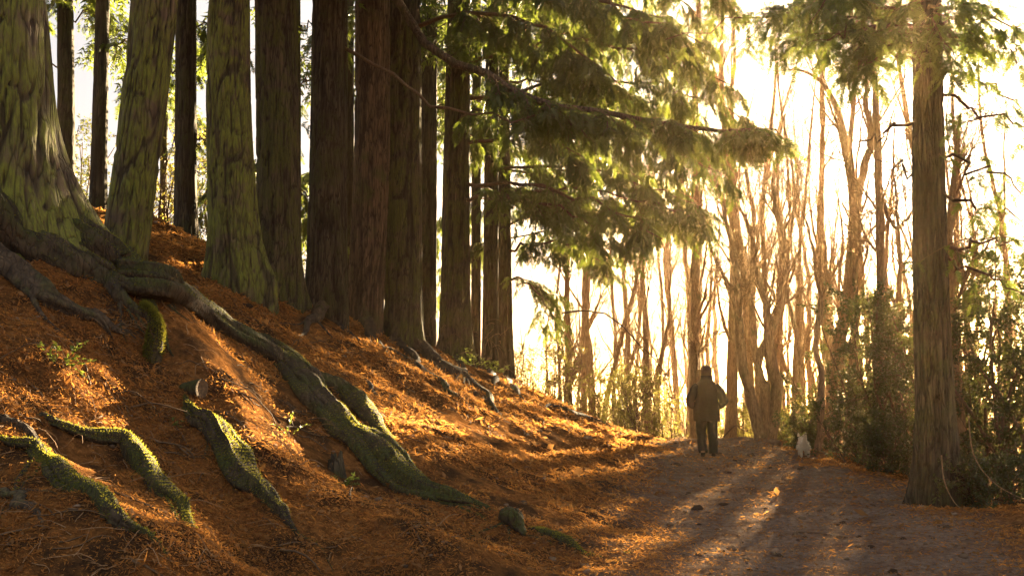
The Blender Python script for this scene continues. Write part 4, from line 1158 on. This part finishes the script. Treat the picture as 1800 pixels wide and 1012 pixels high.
bush('low evergreen bush behind the small white dog', 1420, 22.5, 1.1, .9, 3500, 1, ls=.055)
bush('bright leafy bush between the dog and the curved tree', 1400, 25, 1.2, 1.0, 2600, 2, M_SHRUB, ls=.055)
bush('holly bush right of the thin crooked stem', 1505, 18.5, 1.4, 1.0, 3600, 3, ls=.055)
bush('tall holly bush in front of the trunk below the sun', 1525, 21, 3.6, 1.3, 6500, 4, ls=.06)
bush('tall dark holly left of the big right hand trunk', 1590, 18.5, 3.9, 1.2, 6500, 5, ls=.06)
bush('low undergrowth bush at the foot of the big right hand trunk, on its left', 1575, 15.5, 1.0, .9, 3600, 6, ls=.05)
bush('dense dark evergreen just right of the big right hand trunk', 1715, 15.5, 3.6, 1.4, 8500, 7, ls=.055)
bush('dense dark evergreen at the right edge of the photo', 1800, 14, 3.2, 1.4, 8500, 8, ls=.055)
bush('tall evergreen behind the bushes at the right edge', 1755, 20, 5.6, 1.5, 8500, 9, ls=.065)
bush('low dark undergrowth in the bottom right corner below the arching branch', 1760, 12.2, .8, .9, 4200, 10, ls=.045)
bush('tall loose evergreen behind the big right hand trunk', 1650, 22, 5.0, 1.5, 6500, 11, ls=.065)
bush('loose evergreen further back between two thin trunks under the sun', 1490, 26, 3.4, 1.2, 4500, 12, ls=.065)
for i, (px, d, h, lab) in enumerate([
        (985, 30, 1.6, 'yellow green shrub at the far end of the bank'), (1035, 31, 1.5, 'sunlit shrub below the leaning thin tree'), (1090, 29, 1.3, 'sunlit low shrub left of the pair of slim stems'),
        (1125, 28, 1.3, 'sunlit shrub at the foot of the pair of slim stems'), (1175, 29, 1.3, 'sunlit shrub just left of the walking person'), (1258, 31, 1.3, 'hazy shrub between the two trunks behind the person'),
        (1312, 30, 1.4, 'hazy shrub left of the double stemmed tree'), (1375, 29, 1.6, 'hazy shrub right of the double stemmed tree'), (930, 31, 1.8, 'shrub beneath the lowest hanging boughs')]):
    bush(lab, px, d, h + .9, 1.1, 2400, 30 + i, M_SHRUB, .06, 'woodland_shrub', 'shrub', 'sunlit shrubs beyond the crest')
for i, (px, d, h, lab) in enumerate([
        (85, 25, 4.2, 'sparse evergreen seen between the massive left trunk and the first thin pole'), (150, 26, 4.4, 'sparse evergreen between the two pole like conifers'), (225, 27, 4.0, 'sparse evergreen hidden mostly by the leaning green trunk'),
        (285, 23, 3.4, 'sunlit leafy tree in the gap right of the leaning green trunk'), (360, 24, 3.2, 'sparse leafy shrub in the bright gap left of the flared green trunk'), (530, 26, 3.6, 'leafy shrub in the bright slit left of the darkest trunk')]):
    bush(lab, px, d, h, 1.4, 2600, 50 + i, M_SHRUB if i in (3,) else M_HOLLY, .07, 'leafy_shrub', 'shrub', 'shrubs behind the bank')


# ------------------------------------------------------------------ person
def skin_mesh(name, joints, edges, mat, parent, sub=2, root=0, off=(0, 0, 0)):
    me = bpy.data.meshes.new(name)
    me.from_pydata([tuple(np.array(j[0]) - off) for j in joints], edges, [])
    o = bpy.data.objects.new(name, me); COL.objects.link(o)
    m = o.modifiers.new('skin', 'SKIN'); m.use_smooth_shade = True; m.branch_smoothing = .6
    for i, j in enumerate(joints):
        r = j[1]; me.skin_vertices[0].data[i].radius = (r, r) if not isinstance(r, tuple) else r
        me.skin_vertices[0].data[i].use_root = (i == root)
    s = o.modifiers.new('sub', 'SUBSURF'); s.levels = sub; s.render_levels = sub
    dg = bpy.context.evaluated_depsgraph_get(); ev = o.evaluated_get(dg)
    m2 = bpy.data.meshes.new_from_object(ev); m2.name = name
    m2.materials.clear(); m2.materials.append(mat)
    m2.polygons.foreach_set('use_smooth', np.ones(len(m2.polygons), bool))
    bpy.data.objects.remove(o)
    return obj(name, m2, parent)


def ball(c, r, k=16, n=10):
    t = np.linspace(-math.pi / 2, math.pi / 2, n); P = np.c_[0 * t, 0 * t, np.sin(t)]
    V, F = tubes(P, np.maximum(np.cos(t), 1e-3), k)
    return V * np.asarray(r) + np.asarray(c), F


def loft(name, rings, mat, parent, k=28, cap=True, wr=0.0, seed=0):
    """rings: (z, cx, cy, rx, ry)"""
    V = []
    a = np.arange(k) * 2 * math.pi / k
    for z, cx, cy_, rx, ry in rings: V.append(np.c_[cx + rx * np.cos(a), cy_ + ry * np.sin(a), np.full(k, z)])
    V = np.vstack(V); n = len(rings); id_ = np.arange(n * k).reshape(n, k)
    F = np.stack([id_[:-1], np.roll(id_[:-1], -1, 1), np.roll(id_[1:], -1, 1), id_[1:]], -1).reshape(-1, 4)
    if wr: V = V + nz(V * [1, 1, 0]) * (wr * fbm(V * np.array([7, 7, 11]) + seed, 3))[:, None]
    Fs = [F]
    if cap:
        m = len(V); V = np.vstack([V, V[-k:].mean(0)]); Fs.append(np.array([(m - k + j, m - k + (j + 1) % k, m) for j in range(k)]))
    return obj(name, mesh(name, V, Fs, mat), parent)


pf = hit(1242, 803); pf = foot(1242, 19.3)
person = thing('person', 'person in dark jacket and trousers walking away up the path, hands in pockets', 'person', pf)
person.rotation_euler = (0, 0, R_(-4)); person.scale = (.965, .965, .965)
# body: pelvis root, spine, neck, head, legs, arms and hands (facing +y)
hipL, hipR = (-.10, 0, .90), (.10, 0, .90)
J = [((0, 0, .95), .13), ((0, .0, 1.15), .13), ((0, .01, 1.36), .13), ((0, .015, 1.48), .06), ((0, .03, 1.56), .07), ((0, .035, 1.65), .095), ((0, .03, 1.72), .06),
     (hipL, .09), ((-.105, .06, .50), .062), ((-.10, -.10, .12), .045), ((-.10, -.03, .06), .042), ((-.10, .10, .03), .032),
     (hipR, .09), ((.105, .05, .49), .062), ((.11, .02, .09), .045), ((.11, .06, .04), .042), ((.115, .2, .03), .032),
     ((-.19, .0, 1.40), .06), ((-.31, -.06, 1.13), .045), ((-.22, .1, .98), .035), ((-.18, .16, .94), .03),
     ((.19, .0, 1.40), .06), ((.31, -.06, 1.13), .045), ((.22, .1, .98), .035), ((.18, .16, .94), .03)]
E = [(0, 1), (1, 2), (2, 3), (3, 4), (4, 5), (5, 6), (0, 7), (7, 8), (8, 9), (9, 10), (10, 11), (0, 12), (12, 13), (13, 14), (14, 15), (15, 16), (2, 17), (17, 18), (18, 19), (19, 20), (2, 21), (21, 22), (22, 23), (23, 24)]
skin_mesh('body', J, E, M_SKIN, person)
loft('jacket', [(.70, 0, 0, .25, .18), (.73, 0, 0, .262, .185), (.90, 0, 0, .255, .182), (1.05, 0, 0, .222, .162), (1.18, 0, 0, .222, .158), (1.30, 0, .0, .225, .155), (1.38, 0, .005, .212, .14), (1.43, 0, .008, .182, .122), (1.47, 0, .012, .135, .105), (1.50, 0, .018,   .118, .105), (1.53, 0, .02, .115, .106), (1.575, 0, .02, .118, .11)], M_JACKET, person, 40, False, .022, 3)
for s in (-1, 1):
    g0 = catmull([(s * .13, 0, 1.375), (s * .215, -.01, 1.31), (s * .315, -.075, 1.12), (s * .305, .0, 1.04), (s * .235, .085, .985)], 26)
    V, F = tubes(g0, np.interp(np.linspace(0, 1, 26), [0, .15, .5, .75, 1], [.06, .088, .085, .078, .062]), 18)
    V = V + .016 * nz(V - np.repeat(g0, 18, 0)) * fbm(V * 13 + s, 3)[:, None]
    obj('sleeve', mesh('sleeve', V, F, M_JACKET), person)
    # palm and fingers, curled at the pocket edge
    hx = s * .205
    skin_mesh('hand', [((hx + s * .03, .085, .99), .032), ((hx, .12, .955), .036), ((hx - s * .012, .15, .925), .011), ((hx - s * .03, .155, .895), .0095), ((hx - s * .002, .138, .918), .011), ((hx - s * .018, .145, .882), .0095),
                       ((hx + s * .012, .124, .915), .011), ((hx - s * .002, .132, .884), .009), ((hx + s * .024, .11, .92), .010), ((hx + s * .012, .12, .892), .008), ((hx - s * .02, .10, .965), .013), ((hx - s * .05, .115, .945), .010)],
              [(0, 1), (1, 2), (2, 3), (1, 4), (4, 5), (1, 6), (6, 7), (1, 8), (8, 9), (0, 10), (10, 11)], M_SKIN, person, 1)
for nm, s, pts in (('trouser_leg', -1, [(-.095, 0, .95), (-.105, .03, .72), (-.108, .06, .50), (-.106, -.02, .30), (-.10, -.095, .11)]), ('trouser_leg', 1, [(.095, 0, .95), (.105, .03, .72), (.108, .05, .49), (.112, .035, .28), (.112, .02, .075)])):
    g0 = catmull(pts, 26); V, F = tubes(g0, np.interp(np.linspace(0, 1, 26), [0, .3, .55, .85, 1], [.125, .108, .092, .086, .088]), 20)
    V = V + .02 * nz(V - np.repeat(g0, 20, 0)) * fbm(V * np.array([8, 8, 14]) + s * 3, 3)[:, None]
    obj(nm, mesh(nm, V, F, M_TROUSER), person)
skin_mesh('shoe', [((-.10, -.115, .115), .046), ((-.10, -.09, .075), .048), ((-.10, .0, .04), .042), ((-.10, .10, .032), .036)], [(0, 1), (1, 2), (2, 3)], M_SHOE, person, 2)
skin_mesh('shoe', [((.112, .015, .085), .046), ((.112, -.02, .045), .044), ((.113, .09, .042), .044), ((.116, .20, .034), .036)], [(0, 1), (0, 2), (2, 3)], M_SHOE, person, 2)
V, F = ball((0, .025, 1.665), (.106, .118, .124), 24, 16); V = V + nz(V - [0, .025, 1.66]) * (.006 * np.sin(V[:, 2] * 180))[:, None]
keep = F[(V[F].mean(1)[:, 2] > 1.625) | (V[F].mean(1)[:, 1] < -.02) & (V[F].mean(1)[:, 2] > 1.60)]
obj('hat', mesh('hat', V, keep, M_HAT), person)
Vb, Fb = tubes(np.array([(0, .02, 1.575), (0, .02, 1.60), (0, .025, 1.64), (0, .025, 1.655)]), np.array([.095, .106, .109, .10]), 24); obj('hat_edge', mesh('hat_edge', Vb * np.array([1, 1, 1]), Fb, M_HAT), person)
for s in (-1, 1):
    V, F = ball((s * .096, .03, 1.615), (.012, .022, .032), 10, 8); obj('ear', mesh('ear', V, F, M_SKIN), person)
V, F = ball((0, .135, 1.605), (.014, .022, .022), 10, 8); obj('nose', mesh('nose', V, F, M_SKIN), person)
for s in (-1, 1):
    V, F = ball((s * .034, .118, 1.635), (.014, .008, .007), 10, 6); obj('eye', mesh('eye', V, F, M_NOSE), person)
V, F = ball((0, .118, 1.555), (.026, .01, .006), 10, 6); obj('mouth', mesh('mouth', V, F, m_plain('lips', (.35, .15, .12), (.4, .18, .15))), person)

# ------------------------------------------------------------------ dog (facing +y, seen from behind)
df = foot(1410, 19.4)
dog = thing('dog', 'small shaggy white dog with upright tail trotting away along the path edge', 'dog', df)
dog.rotation_euler = (0, 0, R_(-8)); dog.scale = (1.04, 1.04, .96)
DJ = [((0, -.12, .235), .088), ((0, .0, .23), .092), ((0, .14, .235), .095), ((0, .21, .29), .06), ((0, .25, .355), .065), ((0, .32, .335), .035), ((0, .365, .325), .024),
      ((-.06, -.14, .19), .05), ((-.062, -.11, .125), .036), ((-.062, -.165, .075), .024), ((-.062, -.15, .022), .024), ((-.062, -.12, .018), .02),
      ((.06, -.14, .19), .05), ((.062, -.10, .125), .036), ((.062, -.15, .075), .024), ((.062, -.13, .022), .024), ((.062, -.10, .018), .02),
      ((-.06, .15, .17), .04), ((-.06, .14, .10), .028), ((-.06, .15, .022), .024), ((-.06, .18, .018), .02),
      ((.06, .15, .17), .04), ((.06, .16, .10), .028), ((.06, .18, .022), .024), ((.06, .21, .018), .02),
      ((0, -.20, .30), .026), ((0, -.235, .39), .022), ((.006, -.22, .475), .009)]
DE = [(0, 1), (1, 2), (2, 3), (3, 4), (4, 5), (5, 6), (0, 7), (7, 8), (8, 9), (9, 10), (10, 11), (0, 12), (12, 13), (13, 14), (14, 15), (15, 16), (2, 17), (17, 18), (18, 19), (19, 20), (2, 21), (21, 22), (22, 23), (23, 24), (0, 25), (25, 26), (26, 27)]
body = skin_mesh('body', DJ, DE, M_FUR, dog)
bm_v = np.empty(len(body.data.vertices) * 3, np.float32); body.data.vertices.foreach_get('co', bm_v); bm_v = bm_v.reshape(-1, 3)
bn = np.empty(len(bm_v) * 3, np.float32); body.data.vertices.foreach_get('normal', bn); bn = bn.reshape(-1, 3)
g = np.random.default_rng(3); idx = g.integers(0, len(bm_v), 5200); idx = idx[(bm_v[idx, 2] > .15)]
ax = nz(bn[idx] * .8 + np.array([0, -.25, -.45]) + .35 * g.normal(size=(len(idx), 3)))
V, F = leaf_quads(bm_v[idx] + bn[idx] * -.004, ax, nz(g.normal(size=(len(idx), 3)) + bn[idx]), np.where(np.abs(bm_v[idx, 1]) > .19, .022, .042) * g.uniform(.5, 1.3, len(idx)), .007)
obj('fur', mesh('fur', V, F, M_FUR, False, {'tint': np.repeat(g.uniform(0, 1, len(idx)), 4)}), dog, kind='stuff')
for s in (-1, 1):
    V, F = tubes(np.array([(s * .045, .24, .40), (s * .052, .235, .435), (s * .058, .235, .47)]), np.array([.026, .018, .003]), 8); V[:, 1] = .237 + (V[:, 1] - .237) * .5
    obj('ear', mesh('ear', V, F, M_FUR), dog)
    V, F = ball((s * .028, .305, .375), (.009, .006, .009), 8, 6); obj('eye', mesh('eye', V, F, M_NOSE), dog)
V, F = ball((0, .388, .33), (.014, .01, .011), 8, 6); obj('nose', mesh('nose', V, F, M_NOSE), dog)

# ------------------------------------------------------------------ haze
hv = Nodes('pale_haze'); pv = hv.n('ShaderNodeVolumePrincipled')
pv.inputs['Color'].default_value = (*HAZE_COL, 1); pv.inputs['Density'].default_value = HAZE_DENSITY; pv.inputs['Anisotropy'].default_value = HAZE_G
hv.l(pv.outputs[0], hv.out.inputs['Volume'])
zlo, zhi = float(GZ.min()) - 1.0, 21.5
bx0, bx1, by0, by1 = GX[0] - 5, GX[-1] + 5, GY[0] - 5, GY[-1] + 5
hb = np.array([[x, y, z] for z in (zlo, zhi) for y in (by0, by1) for x in (bx0, bx1)])
obj('haze', mesh('haze', hb, np.array([(0, 2, 3, 1), (4, 5, 7, 6), (0, 1, 5, 4), (2, 6, 7, 3), (0, 4, 6, 2), (1, 3, 7, 5)]), hv.m, False), kind='stuff')
